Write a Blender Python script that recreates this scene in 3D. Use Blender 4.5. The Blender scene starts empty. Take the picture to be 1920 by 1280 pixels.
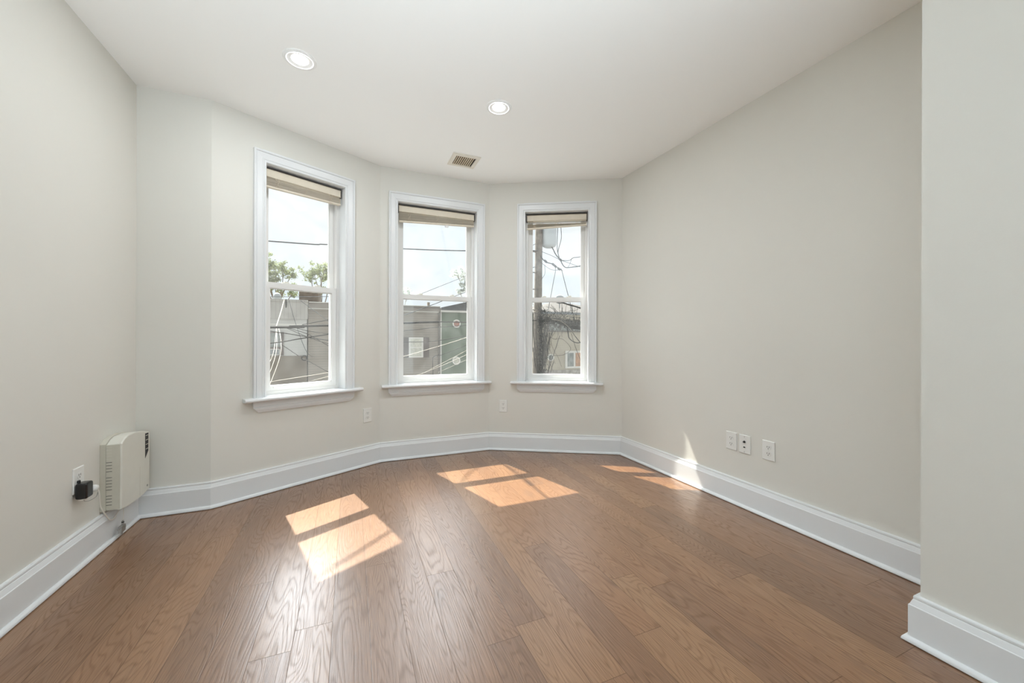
import bpy, bmesh, math, random
from mathutils import Vector, Matrix

S = bpy.context.scene
COL = S.collection
rng = random.Random(7)

# ------------------------------------------------------------------ camera
F_PX, YAW, ROLL, CAM_H = 723.3, math.radians(22.695), math.radians(0.168), 1.0829
cam = bpy.data.cameras.new('camera')
cam.sensor_fit = 'HORIZONTAL'
cam.sensor_width = 36.0
cam.lens = F_PX / 1920 * 36.0
cam.shift_x = -1.03 / 1920
cam.shift_y = -5.22 / 1920
cam.clip_start = 0.02
cam.clip_end = 500
camo = bpy.data.objects.new('camera', cam)
COL.objects.link(camo)
_f = Vector((math.sin(YAW), math.cos(YAW), 0))
_r = Vector((math.cos(YAW), -math.sin(YAW), 0))
_u = Vector((0, 0, 1))
R_ = _r * math.cos(ROLL) + _u * math.sin(ROLL)
U_ = -_r * math.sin(ROLL) + _u * math.cos(ROLL)
M = Matrix((R_, U_, -_f)).transposed().to_4x4()
M.translation = Vector((0, 0, CAM_H))
camo.matrix_world = M
S.camera = camo

# ------------------------------------------------------------------ colour management
S.view_settings.view_transform = 'Standard'
S.view_settings.look = 'None'
S.view_settings.exposure = 0.07
S.view_settings.gamma = 1.0
S.view_settings.use_curve_mapping = False
try:
    S.cycles.use_denoising = True
    S.cycles.denoiser = 'OPENIMAGEDENOISE'
    S.cycles.max_bounces = 12
    S.cycles.diffuse_bounces = 8
    S.cycles.transparent_max_bounces = 16
    S.cycles.sample_clamp_indirect = 6.0
except Exception:
    pass

# ------------------------------------------------------------------ world: bright hazy summer sky
W = bpy.data.worlds.new('hazy_sky')
S.world = W
W.use_nodes = True
nt = W.node_tree
nt.nodes.clear()
wo = nt.nodes.new('ShaderNodeOutputWorld')
wb = nt.nodes.new('ShaderNodeBackground')
tc = nt.nodes.new('ShaderNodeTexCoord')
mp = nt.nodes.new('ShaderNodeMapping')
mp.inputs['Scale'].default_value = (1.0, 1.0, 2.2)
no = nt.nodes.new('ShaderNodeTexNoise')
no.inputs['Scale'].default_value = 3.2
no.inputs['Detail'].default_value = 6
no.inputs['Roughness'].default_value = 0.55
cr = nt.nodes.new('ShaderNodeValToRGB')
cr.color_ramp.elements[0].position = 0.42
cr.color_ramp.elements[0].color = (0.84, 0.92, 1.0, 1)
cr.color_ramp.elements[1].position = 0.62
cr.color_ramp.elements[1].color = (0.95, 0.98, 1.0, 1)
nt.links.new(tc.outputs['Generated'], mp.inputs['Vector'])
nt.links.new(mp.outputs['Vector'], no.inputs['Vector'])
nt.links.new(no.outputs['Fac'], cr.inputs['Fac'])
nt.links.new(cr.outputs['Color'], wb.inputs['Color'])
SUN_AZ, SUN_EL = math.radians(17.2), math.radians(56.3)
# broad bright haze around the sun
dv = nt.nodes.new('ShaderNodeVectorMath'); dv.operation = 'DOT_PRODUCT'
nrm = nt.nodes.new('ShaderNodeVectorMath'); nrm.operation = 'NORMALIZE'
nt.links.new(tc.outputs['Generated'], nrm.inputs[0])
nt.links.new(nrm.outputs['Vector'], dv.inputs[0])
dv.inputs[1].default_value = (-math.sin(SUN_AZ) * math.cos(SUN_EL), math.cos(SUN_AZ) * math.cos(SUN_EL), math.sin(SUN_EL))
gm = nt.nodes.new('ShaderNodeMapRange')
gm.interpolation_type = 'SMOOTHSTEP'
gm.inputs['From Min'].default_value = math.cos(math.radians(37))
gm.inputs['From Max'].default_value = math.cos(math.radians(14))
gm.inputs['To Min'].default_value = 1.03
gm.inputs['To Max'].default_value = 21.0
nt.links.new(dv.outputs['Value'], gm.inputs['Value'])
nt.links.new(gm.outputs['Result'], wb.inputs['Strength'])
nt.links.new(wb.outputs['Background'], wo.inputs['Surface'])

# ------------------------------------------------------------------ sun
sl = bpy.data.lights.new('sun', 'SUN')
sl.energy = 14.0
sl.angle = math.radians(0.53)
sl.color = (1.0, 0.955, 0.87)
so = bpy.data.objects.new('sun', sl)
COL.objects.link(so)
sun_dir = Vector((math.sin(SUN_AZ) * math.cos(SUN_EL), -math.cos(SUN_AZ) * math.cos(SUN_EL), -math.sin(SUN_EL)))
so.rotation_euler = sun_dir.to_track_quat('-Z', 'Y').to_euler()
so.location = (-3, 12, 14)

# ------------------------------------------------------------------ unseen fill light, added outside the added rear opening
al = bpy.data.lights.new('rear_fill', 'AREA')
al.shape = 'RECTANGLE'
al.size = 2.7
al.size_y = 2.3
al.energy = 21
al.color = (0.74, 0.89, 1.0)
ao = bpy.data.objects.new('rear_fill', al)
COL.objects.link(ao)
ao.location = (0.34, -3.62, 1.25)
ao.rotation_euler = (math.radians(90), 0, 0)       # shines along +Y into the room

# ------------------------------------------------------------------ fill light added behind the camera, aimed up to brighten the ceiling
fl = bpy.data.lights.new('ceiling_fill', 'AREA')
fl.shape = 'RECTANGLE'
fl.size = 1.2
fl.size_y = 1.8
fl.energy = 54
fl.spread = math.radians(95)
fl.color = (0.80, 0.92, 1.0)
fo = bpy.data.objects.new('ceiling_fill', fl)
COL.objects.link(fo)
fo.location = (-0.05, -1.0, 1.2)
fo.rotation_euler = (math.radians(147), 0, 0)      # up and a little forwards

# ================================================================== helpers
def hexlin(r, g, b):
    f = lambda c: (c / 255 / 12.92) if c / 255 <= 0.04045 else ((c / 255 + 0.055) / 1.055) ** 2.4
    return (f(r), f(g), f(b), 1)

def mat(name, color, rough=0.6, metal=0.0, noise=0.0, nscale=8.0, bump=0.0, bscale=60.0, spec=None, trans=None):
    m = bpy.data.materials.new(name)
    m.use_nodes = True
    n = m.node_tree
    p = n.nodes['Principled BSDF']
    p.inputs['Base Color'].default_value = color
    p.inputs['Roughness'].default_value = rough
    p.inputs['Metallic'].default_value = metal
    if spec is not None:
        p.inputs['Specular IOR Level'].default_value = spec
    t = n.nodes.new('ShaderNodeTexCoord')
    if noise > 0:
        x = n.nodes.new('ShaderNodeTexNoise')
        x.inputs['Scale'].default_value = nscale
        x.inputs['Detail'].default_value = 5
        n.links.new(t.outputs['Object'], x.inputs['Vector'])
        h = n.nodes.new('ShaderNodeMapRange')
        h.inputs['From Min'].default_value = 0.25
        h.inputs['From Max'].default_value = 0.75
        h.inputs['To Min'].default_value = 1 - noise
        h.inputs['To Max'].default_value = 1 + noise
        n.links.new(x.outputs['Fac'], h.inputs['Value'])
        k = n.nodes.new('ShaderNodeVectorMath')
        k.operation = 'SCALE'
        k.inputs[0].default_value = color[:3]
        n.links.new(h.outputs['Result'], k.inputs['Scale'])
        n.links.new(k.outputs['Vector'], p.inputs['Base Color'])
    if bump > 0:
        x = n.nodes.new('ShaderNodeTexNoise')
        x.inputs['Scale'].default_value = bscale
        x.inputs['Detail'].default_value = 4
        n.links.new(t.outputs['Object'], x.inputs['Vector'])
        b = n.nodes.new('ShaderNodeBump')
        b.inputs['Strength'].default_value = bump
        b.inputs['Distance'].default_value = 0.002
        n.links.new(x.outputs['Fac'], b.inputs['Height'])
        n.links.new(b.outputs['Normal'], p.inputs['Normal'])
    return m

class MB:
    """collects shapes for ONE mesh"""
    def __init__(s):
        s.v = []; s.f = []
    def add(s, vs, fs):
        o = len(s.v)
        s.v += [tuple(p) for p in vs]
        s.f += [tuple(i + o for i in f) for f in fs]
        return s
    def box(s, x0, x1, y0, y1, z0, z1):
        v = [(x0, y0, z0), (x1, y0, z0), (x1, y1, z0), (x0, y1, z0), (x0, y0, z1), (x1, y0, z1), (x1, y1, z1), (x0, y1, z1)]
        return s.add(v, [(3, 2, 1, 0), (4, 5, 6, 7), (0, 1, 5, 4), (1, 2, 6, 5), (2, 3, 7, 6), (3, 0, 4, 7)])
    def prism(s, poly, z0, z1):
        """plan polygon (x, y) extruded in z"""
        n = len(poly)
        v = [(x, y, z0) for x, y in poly] + [(x, y, z1) for x, y in poly]
        f = [tuple(range(n - 1, -1, -1)), tuple(range(n, 2 * n))]
        f += [(i, (i + 1) % n, n + (i + 1) % n, n + i) for i in range(n)]
        return s.add(v, f)
    def loft(s, rings, cap=True, closed=True):
        n = len(rings[0])
        v = [p for r in rings for p in r]
        f = []
        for k in range(len(rings) - 1):
            for i in range(n if closed else n - 1):
                a, b = k * n + i, k * n + (i + 1) % n
                f.append((a, b, b + n, a + n))
        if cap and closed:
            f.append(tuple(range(n - 1, -1, -1)))
            f.append(tuple(range((len(rings) - 1) * n, len(rings) * n)))
        return s.add(v, f)
    def tube(s, pts, r, n=8):
        pts = [Vector(p) for p in pts]
        rings = []
        ref = Vector((0.31, 0.57, 0.76))
        for i, p in enumerate(pts):
            d = (pts[min(i + 1, len(pts) - 1)] - pts[max(i - 1, 0)])
            d = d.normalized() if d.length > 1e-9 else Vector((0, 0, 1))
            a = d.cross(ref)
            if a.length < 0.1:
                a = d.cross(Vector((1, 0, 0)))
            a.normalize()
            b = d.cross(a).normalized()
            rr = r[i] if isinstance(r, (list, tuple)) else r
            rings.append([p + (a * math.cos(t) + b * math.sin(t)) * rr for t in [2 * math.pi * k / n for k in range(n)]])
        return s.loft(rings)
    def lathe(s, prof, n=40, c=(0, 0), axis='z'):
        rings = []
        for r, z in prof:
            ring = []
            for k in range(n):
                t = 2 * math.pi * k / n
                a, b = r * math.cos(t), r * math.sin(t)
                ring.append((c[0] + a, c[1] + b, z) if axis == 'z' else (c[0] + a, z, c[1] + b))
            rings.append(ring)
        return s.loft(rings, cap=True)
    def build(s, name, material, parent=None, smooth=False, bevel=0.0, seg=2, auto=None):
        me = bpy.data.meshes.new(name)
        me.from_pydata(s.v, [], s.f)
        bm = bmesh.new()
        bm.from_mesh(me)
        bmesh.ops.recalc_face_normals(bm, faces=bm.faces)
        bm.to_mesh(me)
        bm.free()
        me.materials.append(material)
        o = bpy.data.objects.new(name, me)
        COL.objects.link(o)
        if parent:
            o.parent = parent
        if smooth:
            for p in me.polygons:
                p.use_smooth = True
        if bevel > 0:
            b = o.modifiers.new('bevel', 'BEVEL')
            b.width = bevel
            b.segments = seg
            b.limit_method = 'ANGLE'
            b.angle_limit = math.radians(35)
        return o

def tag(o, label=None, cat=None, group=None, kind=None):
    if label: o['label'] = label
    if cat: o['category'] = cat
    if group: o['group'] = group
    if kind: o['kind'] = kind
    return o

def empty(name, loc=(0, 0, 0), rz=0.0):
    o = bpy.data.objects.new(name, None)
    o.empty_display_size = 0.1
    COL.objects.link(o)
    o.location = loc
    o.rotation_euler = (0, 0, rz)
    return o

def structure(o):
    o['kind'] = 'structure'
    return o

def copy_tree(o, parent=None):
    c = o.copy()
    COL.objects.link(c)
    if parent is not None:
        c.parent = parent
    for ch in [x for x in bpy.data.objects if x.parent == o]:
        copy_tree(ch, c)
    return c

# ================================================================== materials
M_ceil = mat('ceiling_paint', (0.875, 0.875, 0.86, 1), 0.8, bump=0.05, bscale=90)
M_wall = mat('beige_wall_paint', (0.675, 0.662, 0.615, 1), 0.65, noise=0.012, nscale=2.0, bump=0.08, bscale=140)
M_trim = mat('white_trim_paint', (0.72, 0.735, 0.745, 1), 0.32, bump=0.03, bscale=40)
M_vinyl = mat('white_vinyl', (0.74, 0.735, 0.72, 1), 0.38)
M_blind = mat('cream_blind', (0.68, 0.615, 0.505, 1), 0.45, noise=0.05, nscale=14)
M_blind_dark = mat('blind_bracket_gap_shade', (0.07, 0.06, 0.05, 1), 0.8)  # for the brackets and the painted shade above the headrail
M_cord = mat('cream_cord', (0.72, 0.62, 0.50, 1), 0.8)
M_plate = mat('white_plastic', (0.74, 0.74, 0.715, 1), 0.35)
M_dark = mat('dark_slot', (0.02, 0.02, 0.02, 1), 0.6)
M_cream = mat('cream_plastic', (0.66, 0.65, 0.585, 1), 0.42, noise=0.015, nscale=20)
M_cream_side = mat('darker_cream_plastic', (0.56, 0.535, 0.455, 1), 0.5, noise=0.03, nscale=30)  # darker, yellower cream than the cover
M_black = mat('black_plastic', (0.008, 0.008, 0.008, 1), 0.22)
M_cordw = mat('white_cord', (0.76, 0.73, 0.67, 1), 0.5)
M_steel = mat('zinc_metal', (0.42, 0.41, 0.39, 1), 0.4, metal=0.8)
M_ventf = mat('ivory_vent_metal', (0.74, 0.70, 0.62, 1), 0.5)
M_vents = mat('tan_vent_louver', (0.66, 0.56, 0.41, 1), 0.5)
M_ventd = mat('duct_shade', (0.03, 0.022, 0.015, 1), 0.9)
M_lampring = mat('lamp_trim', (0.80, 0.80, 0.79, 1), 0.35)

def emit(name, color, strength):
    m = bpy.data.materials.new(name)
    m.use_nodes = True
    n = m.node_tree
    n.nodes.clear()
    o = n.nodes.new('ShaderNodeOutputMaterial')
    e = n.nodes.new('ShaderNodeEmission')
    e.inputs['Color'].default_value = color
    e.inputs['Strength'].default_value = strength
    n.links.new(e.outputs[0], o.inputs['Surface'])
    return m
M_lens = emit('lit_lamp_lens', (1.0, 0.98, 0.95, 1), 14.0)

def glass_mat():
    """window pane: clear with mirror reflection and a thin film of dust"""
    m = bpy.data.materials.new('dusty_window_glass')
    m.use_nodes = True
    n = m.node_tree
    n.nodes.clear()
    o = n.nodes.new('ShaderNodeOutputMaterial')
    tr = n.nodes.new('ShaderNodeBsdfTransparent')
    tr.inputs['Color'].default_value = (0.96, 0.97, 0.96, 1)
    gl = n.nodes.new('ShaderNodeBsdfGlossy')
    gl.inputs['Roughness'].default_value = 0.03
    lw = n.nodes.new('ShaderNodeLayerWeight')
    lw.inputs['Blend'].default_value = 0.5
    pw = n.nodes.new('ShaderNodeMath'); pw.operation = 'POWER'
    n.links.new(lw.outputs['Facing'], pw.inputs[0]); pw.inputs[1].default_value = 5.0
    fr = n.nodes.new('ShaderNodeMath'); fr.operation = 'MULTIPLY_ADD'
    n.links.new(pw.outputs[0], fr.inputs[0]); fr.inputs[1].default_value = 0.9; fr.inputs[2].default_value = 0.035
    mx = n.nodes.new('ShaderNodeMixShader')
    n.links.new(fr.outputs[0], mx.inputs['Fac'])
    n.links.new(tr.outputs[0], mx.inputs[1])
    n.links.new(gl.outputs[0], mx.inputs[2])
    du = n.nodes.new('ShaderNodeBsdfTranslucent')
    du.inputs['Color'].default_value = (0.9, 0.9, 0.88, 1)
    tcx = n.nodes.new('ShaderNodeTexCoord')
    nz = n.nodes.new('ShaderNodeTexNoise')
    nz.inputs['Scale'].default_value = 9
    nz.inputs['Detail'].default_value = 6
    n.links.new(tcx.outputs['Object'], nz.inputs['Vector'])
    mr = n.nodes.new('ShaderNodeMapRange')
    mr.inputs['From Min'].default_value = 0.3
    mr.inputs['From Max'].default_value = 0.7
    mr.inputs['To Min'].default_value = 0.008
    mr.inputs['To Max'].default_value = 0.02
    n.links.new(nz.outputs['Fac'], mr.inputs['Value'])
    m2 = n.nodes.new('ShaderNodeMixShader')
    n.links.new(mr.outputs['Result'], m2.inputs['Fac'])
    n.links.new(mx.outputs[0], m2.inputs[1])
    n.links.new(du.outputs[0], m2.inputs[2])
    n.links.new(m2.outputs[0], o.inputs['Surface'])
    return m
M_glass = glass_mat()

def floor_mat():
    m = bpy.data.materials.new('oak_plank_floor')
    m.use_nodes = True
    n = m.node_tree
    L = n.links.new
    p = n.nodes['Principled BSDF']
    def math_(op, a, b=None, c=None):
        x = n.nodes.new('ShaderNodeMath')
        x.operation = op
        for i, q in enumerate((a, b, c)):
            if q is None: continue
            if isinstance(q, (int, float)): x.inputs[i].default_value = q
            else: L(q, x.inputs[i])
        return x.outputs[0]
    t = n.nodes.new('ShaderNodeTexCoord')
    sp = n.nodes.new('ShaderNodeSeparateXYZ')
    L(t.outputs['Object'], sp.inputs[0])
    X, Y = sp.outputs['X'], sp.outputs['Y']
    u = math_('DIVIDE', math_('ADD', X, 0.062 + 0.127 * 40), 0.127)
    i = math_('FLOOR', u)
    fx = math_('FRACT', u)
    w1 = n.nodes.new('ShaderNodeTexWhiteNoise'); w1.noise_dimensions = '1D'
    L(i, w1.inputs['W'])
    v = math_('ADD', math_('DIVIDE', Y, 1.25), math_('MULTIPLY', w1.outputs['Value'], 7.3))
    j = math_('FLOOR', v)
    fy = math_('FRACT', v)
    w2 = n.nodes.new('ShaderNodeTexWhiteNoise'); w2.noise_dimensions = '2D'
    cb = n.nodes.new('ShaderNodeCombineXYZ')
    L(i, cb.inputs[0]); L(j, cb.inputs[1])
    L(cb.outputs[0], w2.inputs['Vector'])
    rnd = w2.outputs['Value']
    sc = n.nodes.new('ShaderNodeSeparateColor')
    L(w2.outputs['Color'], sc.inputs[0])
    r2, r3 = sc.outputs[1], sc.outputs[2]
    # smooth field stretched along the plank; its contour lines are the cathedral grain
    g = n.nodes.new('ShaderNodeCombineXYZ')
    L(math_('ADD', math_('MULTIPLY', X, 7.5), math_('MULTIPLY', rnd, 37.0)), g.inputs[0])
    L(math_('ADD', math_('MULTIPLY', Y, 0.95), math_('MULTIPLY', r2, 53.0)), g.inputs[1])
    L(math_('MULTIPLY', r3, 19.0), g.inputs[2])
    nf = n.nodes.new('ShaderNodeTexNoise')
    nf.inputs['Scale'].default_value = 1.0
    nf.inputs['Detail'].default_value = 1.6
    nf.inputs['Roughness'].default_value = 0.42
    L(g.outputs[0], nf.inputs['Vector'])
    freq = math_('ADD', 150.0, math_('MULTIPLY', r3, 230.0))
    ring = math_('SINE', math_('MULTIPLY', nf.outputs['Fac'], freq))
    ring01 = math_('MULTIPLY_ADD', ring, 0.5, 0.5)
    ringd = math_('POWER', ring01, 3.4)
    # fine pores
    fb = n.nodes.new('ShaderNodeCombineXYZ')
    L(math_('MULTIPLY', X, 330.0), fb.inputs[0])
    L(math_('ADD', math_('MULTIPLY', Y, 9.0), math_('MULTIPLY', rnd, 90.0)), fb.inputs[1])
    n2 = n.nodes.new('ShaderNodeTexNoise')
    n2.inputs['Scale'].default_value = 1.0
    n2.inputs['Detail'].default_value = 3
    L(fb.outputs[0], n2.inputs['Vector'])
    # blotches of stain and dark knots
    b1 = n.nodes.new('ShaderNodeCombineXYZ')
    L(math_('ADD', math_('MULTIPLY', X, 7.0), math_('MULTIPLY', r2, 11.0)), b1.inputs[0])
    L(math_('ADD', math_('MULTIPLY', Y, 2.4), math_('MULTIPLY', rnd, 17.0)), b1.inputs[1])
    n3 = n.nodes.new('ShaderNodeTexNoise')
    n3.inputs['Scale'].default_value = 1.0
    n3.inputs['Detail'].default_value = 4
    L(b1.outputs[0], n3.inputs['Vector'])
    knot = n.nodes.new('ShaderNodeMapRange')
    knot.inputs['From Min'].default_value = 0.62
    knot.inputs['From Max'].default_value = 0.76
    knot.inputs['To Min'].default_value = 0
    knot.inputs['To Max'].default_value = 0.5
    L(n3.outputs['Fac'], knot.inputs['Value'])
    ramp = n.nodes.new('ShaderNodeValToRGB')
    e = ramp.color_ramp.elements
    e[0].position = 0.0; e[0].color = hexlin(115, 80, 52)
    e[1].position = 1.0; e[1].color = hexlin(140, 103, 70)
    k = e.new(0.35); k.color = hexlin(124, 86, 55)
    k = e.new(0.7); k.color = hexlin(133, 93, 60)
    L(rnd, ramp.inputs['Fac'])
    def mixc(fac, a, b, mode='MIX'):
        x = n.nodes.new('ShaderNodeMix')
        x.data_type = 'RGBA'; x.blend_type = mode
        if isinstance(fac, (int, float)): x.inputs[0].default_value = fac
        else: L(fac, x.inputs[0])
        for sl_, q in ((6, a), (7, b)):
            if isinstance(q, tuple): x.inputs[sl_].default_value = q
            else: L(q, x.inputs[sl_])
        return x.outputs[2]
    c = mixc(math_('MULTIPLY', ringd, 0.33), ramp.outputs['Color'], hexlin(84, 56, 36))
    pore = n.nodes.new('ShaderNodeMapRange')
    pore.inputs['From Min'].default_value = 0.52
    pore.inputs['From Max'].default_value = 0.72
    pore.inputs['To Min'].default_value = 0
    pore.inputs['To Max'].default_value = 0.45
    L(n2.outputs['Fac'], pore.inputs['Value'])
    c = mixc(pore.outputs['Result'], c, hexlin(92, 66, 46))
    lite = n.nodes.new('ShaderNodeMapRange')
    lite.inputs['From Min'].default_value = 0.47
    lite.inputs['From Max'].default_value = 0.30
    lite.inputs['To Min'].default_value = 0
    lite.inputs['To Max'].default_value = 0.38
    L(n2.outputs['Fac'], lite.inputs['Value'])
    c = mixc(lite.outputs['Result'], c, hexlin(170, 129, 93))
    c = mixc(knot.outputs['Result'], c, hexlin(72, 52, 40))
    # seams
    ex = math_('MINIMUM', fx, math_('SUBTRACT', 1.0, fx))
    ey = math_('MULTIPLY', math_('MINIMUM', fy, math_('SUBTRACT', 1.0, fy)), 9.84)
    ed = math_('MINIMUM', ex, ey)
    seam = n.nodes.new('ShaderNodeMapRange')
    seam.inputs['From Min'].default_value = 0.004
    seam.inputs['From Max'].default_value = 0.014
    seam.inputs['To Min'].default_value = 0.55
    seam.inputs['To Max'].default_value = 0.0
    L(ed, seam.inputs['Value'])
    c = mixc(seam.outputs['Result'], c, hexlin(64, 42, 28))
    L(c, p.inputs['Base Color'])
    rg = math_('ADD', 0.30, math_('MULTIPLY', n3.outputs['Fac'], 0.10))
    rg = math_('ADD', rg, math_('MULTIPLY', ringd, 0.06))
    L(rg, p.inputs['Roughness'])
    p.inputs['Specular IOR Level'].default_value = 0.5
    cw = math_('SUBTRACT', 1.0, math_('ADD', math_('MULTIPLY', ringd, 0.32), math_('MULTIPLY', pore.outputs['Result'], 1.1)))
    cw = math_('SUBTRACT', cw, math_('MULTIPLY', seam.outputs['Result'], 1.2))
    L(math_('MAXIMUM', cw, 0.05), p.inputs['Coat Weight'])
    p.inputs['Coat Roughness'].default_value = 0.30
    p.inputs['Coat IOR'].default_value = 1.55
    hgt = math_('SUBTRACT', 1.0, math_('ADD', math_('MULTIPLY', ringd, 0.35), math_('ADD', math_('MULTIPLY', pore.outputs['Result'], 0.7), math_('MULTIPLY', seam.outputs['Result'], 1.2))))
    bp = n.nodes.new('ShaderNodeBump')
    bp.inputs['Strength'].default_value = 0.22
    bp.inputs['Distance'].default_value = 0.0012
    L(hgt, bp.inputs['Height'])
    L(bp.outputs['Normal'], p.inputs['Normal'])
    L(bp.outputs['Normal'], p.inputs['Coat Normal'])
    return m
M_floor = floor_mat()

def siding(name, color, pitch, vertical=False, line=0.45, noise=0.08, wide=0.12):
    """lap siding / ribbed sheet: a dark line each pitch metres"""
    m = mat(name, color, 0.75, noise=noise, nscale=1.6)
    n = m.node_tree
    p = n.nodes['Principled BSDF']
    src = p.inputs['Base Color'].links[0].from_socket
    t = n.nodes.new('ShaderNodeTexCoord')
    sp = n.nodes.new('ShaderNodeSeparateXYZ')
    n.links.new(t.outputs['Object'], sp.inputs[0])
    d = n.nodes.new('ShaderNodeMath'); d.operation = 'DIVIDE'
    n.links.new(sp.outputs['X' if vertical else 'Z'], d.inputs[0])
    d.inputs[1].default_value = pitch
    fr = n.nodes.new('ShaderNodeMath'); fr.operation = 'FRACT'
    n.links.new(d.outputs[0], fr.inputs[0])
    mr = n.nodes.new('ShaderNodeMapRange')
    mr.inputs['From Min'].default_value = 0.0
    mr.inputs['From Max'].default_value = wide
    mr.inputs['To Min'].default_value = line
    mr.inputs['To Max'].default_value = 0.0
    n.links.new(fr.outputs[0], mr.inputs['Value'])
    x = n.nodes.new('ShaderNodeMix'); x.data_type = 'RGBA'
    n.links.new(mr.outputs['Result'], x.inputs[0])
    n.links.new(src, x.inputs[6])
    x.inputs[7].default_value = (color[0] * 0.4, color[1] * 0.4, color[2] * 0.4, 1)
    n.links.new(x.outputs[2], p.inputs['Base Color'])
    return m

# ================================================================== room outline (plan, metres)
H = 2.6
XL, XR, XC = -1.1951, 2.3531, 1.878
YB = -3.3
T = 0.27
P = [(XL, YB), (XL, 3.0156), (-0.8257, 3.0156), (0.2314, 3.582), (1.2472, 3.582), (2.3531, 2.957), (XR, 0.708), (XC, 0.708), (XC, YB)]
P = [Vector(q) for q in P]
NP = len(P)
def seg_t(i):
    return (P[(i + 1) % NP] - P[i]).normalized()
def seg_n(i):
    t = seg_t(i)
    return Vector((t.y, -t.x))            # towards the room
def offset_poly(d):
    """room outline moved d metres into the room (negative: outwards)"""
    out = []
    for i in range(NP):
        n0, n1 = seg_n((i - 1) % NP), seg_n(i)
        a = Matrix(((n0.x, n0.y), (n1.x, n1.y)))
        out.append(P[i] + a.inverted() @ Vector((d, d)))
    return out
Q = offset_poly(-T)

def frame(i, s=0.0, z=0.0):
    """empty placement on wall segment i: local x along the wall, y outwards, z up"""
    t = seg_t(i)
    q = P[i] + t * s
    return (q.x, q.y, z), math.atan2(t.y, t.x)

# floor and ceiling
structure(MB().prism([tuple(q) for q in Q], -0.12, 0.0).build('floor', M_floor))
structure(MB().prism([tuple(q) for q in Q], H, H + 0.15).build('ceiling', M_ceil))

# windows: segment -> (s0, s1) of the casing's inner edge
SILL, HEAD = 0.671, 2.308
WIN = {2: (0.308, 0.878), 3: (0.151, 0.886), 4: (0.355, 0.956)}
JB = 0.016     # jamb board
names = ['wall_left', 'wall_left_return', 'wall_bay_left', 'wall_bay_middle', 'wall_bay_right', 'wall_right', 'wall_right_corner', 'wall_right_front', 'wall_back']
for i, nm in enumerate(names):
    A, B = P[i], P[(i + 1) % NP]
    C, D = Q[(i + 1) % NP], Q[i]
    t, n = seg_t(i), seg_n(i)
    mb = MB()
    hole = None
    if i in WIN:
        hole = (WIN[i][0] - JB, WIN[i][1] + JB, SILL - 0.03, HEAD + 0.09)
    elif nm == 'wall_back':
        L_ = (B - A).length
        hole = (0.25, L_ - 0.25, 0.05, 2.42)  # unseen opening, added for the rear fill light
    if hole is None:
        mb.prism([tuple(A), tuple(B), tuple(C), tuple(D)], 0, H)
    else:
        s0, s1, z0, z1 = hole
        a0, a1 = A + t * s0, A + t * s1
        b0, b1 = a0 - n * T, a1 - n * T
        mb.prism([tuple(A), tuple(a0), tuple(b0), tuple(D)], 0, H)
        mb.prism([tuple(a1), tuple(B), tuple(C), tuple(b1)], 0, H)
        mb.prism([tuple(a0), tuple(a1), tuple(b1), tuple(b0)], 0, z0)
        mb.prism([tuple(a0), tuple(a1), tuple(b1), tuple(b0)], z1, H)
    structure(mb.build(nm, M_wall))

# baseboards: one moulding per wall, mitred at the corners
BP = [(0, 0), (0.029, 0), (0.029, 0.0035), (0.038, 0.0035), (0.038, 0.008), (0.0365, 0.013), (0.033, 0.018), (0.028, 0.021), (0.024, 0.0215), (0.024, 0.131),
      (0.0235, 0.1325), (0.0215, 0.134), (0.0205, 0.137), (0.016, 0.150), (0.0145, 0.1535), (0.0125, 0.1545), (0.0138, 0.1565), (0.0142, 0.160), (0.0138, 0.1645), (0.012, 0.1675), (0, 0.1675)]
offs = {d: offset_poly(d) for d in set(q[0] for q in BP)}
bnames = ['baseboard_left', 'baseboard_left_return', 'baseboard_bay_left', 'baseboard_bay_middle', 'baseboard_bay_right', 'baseboard_right', 'baseboard_right_corner', 'baseboard_right_front']
for i, nm in enumerate(bnames):
    rings = [[(offs[d][k].x, offs[d][k].y, z) for d, z in BP] for k in (i, i + 1)]
    structure(MB().loft(rings).build(nm, M_trim))

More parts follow.
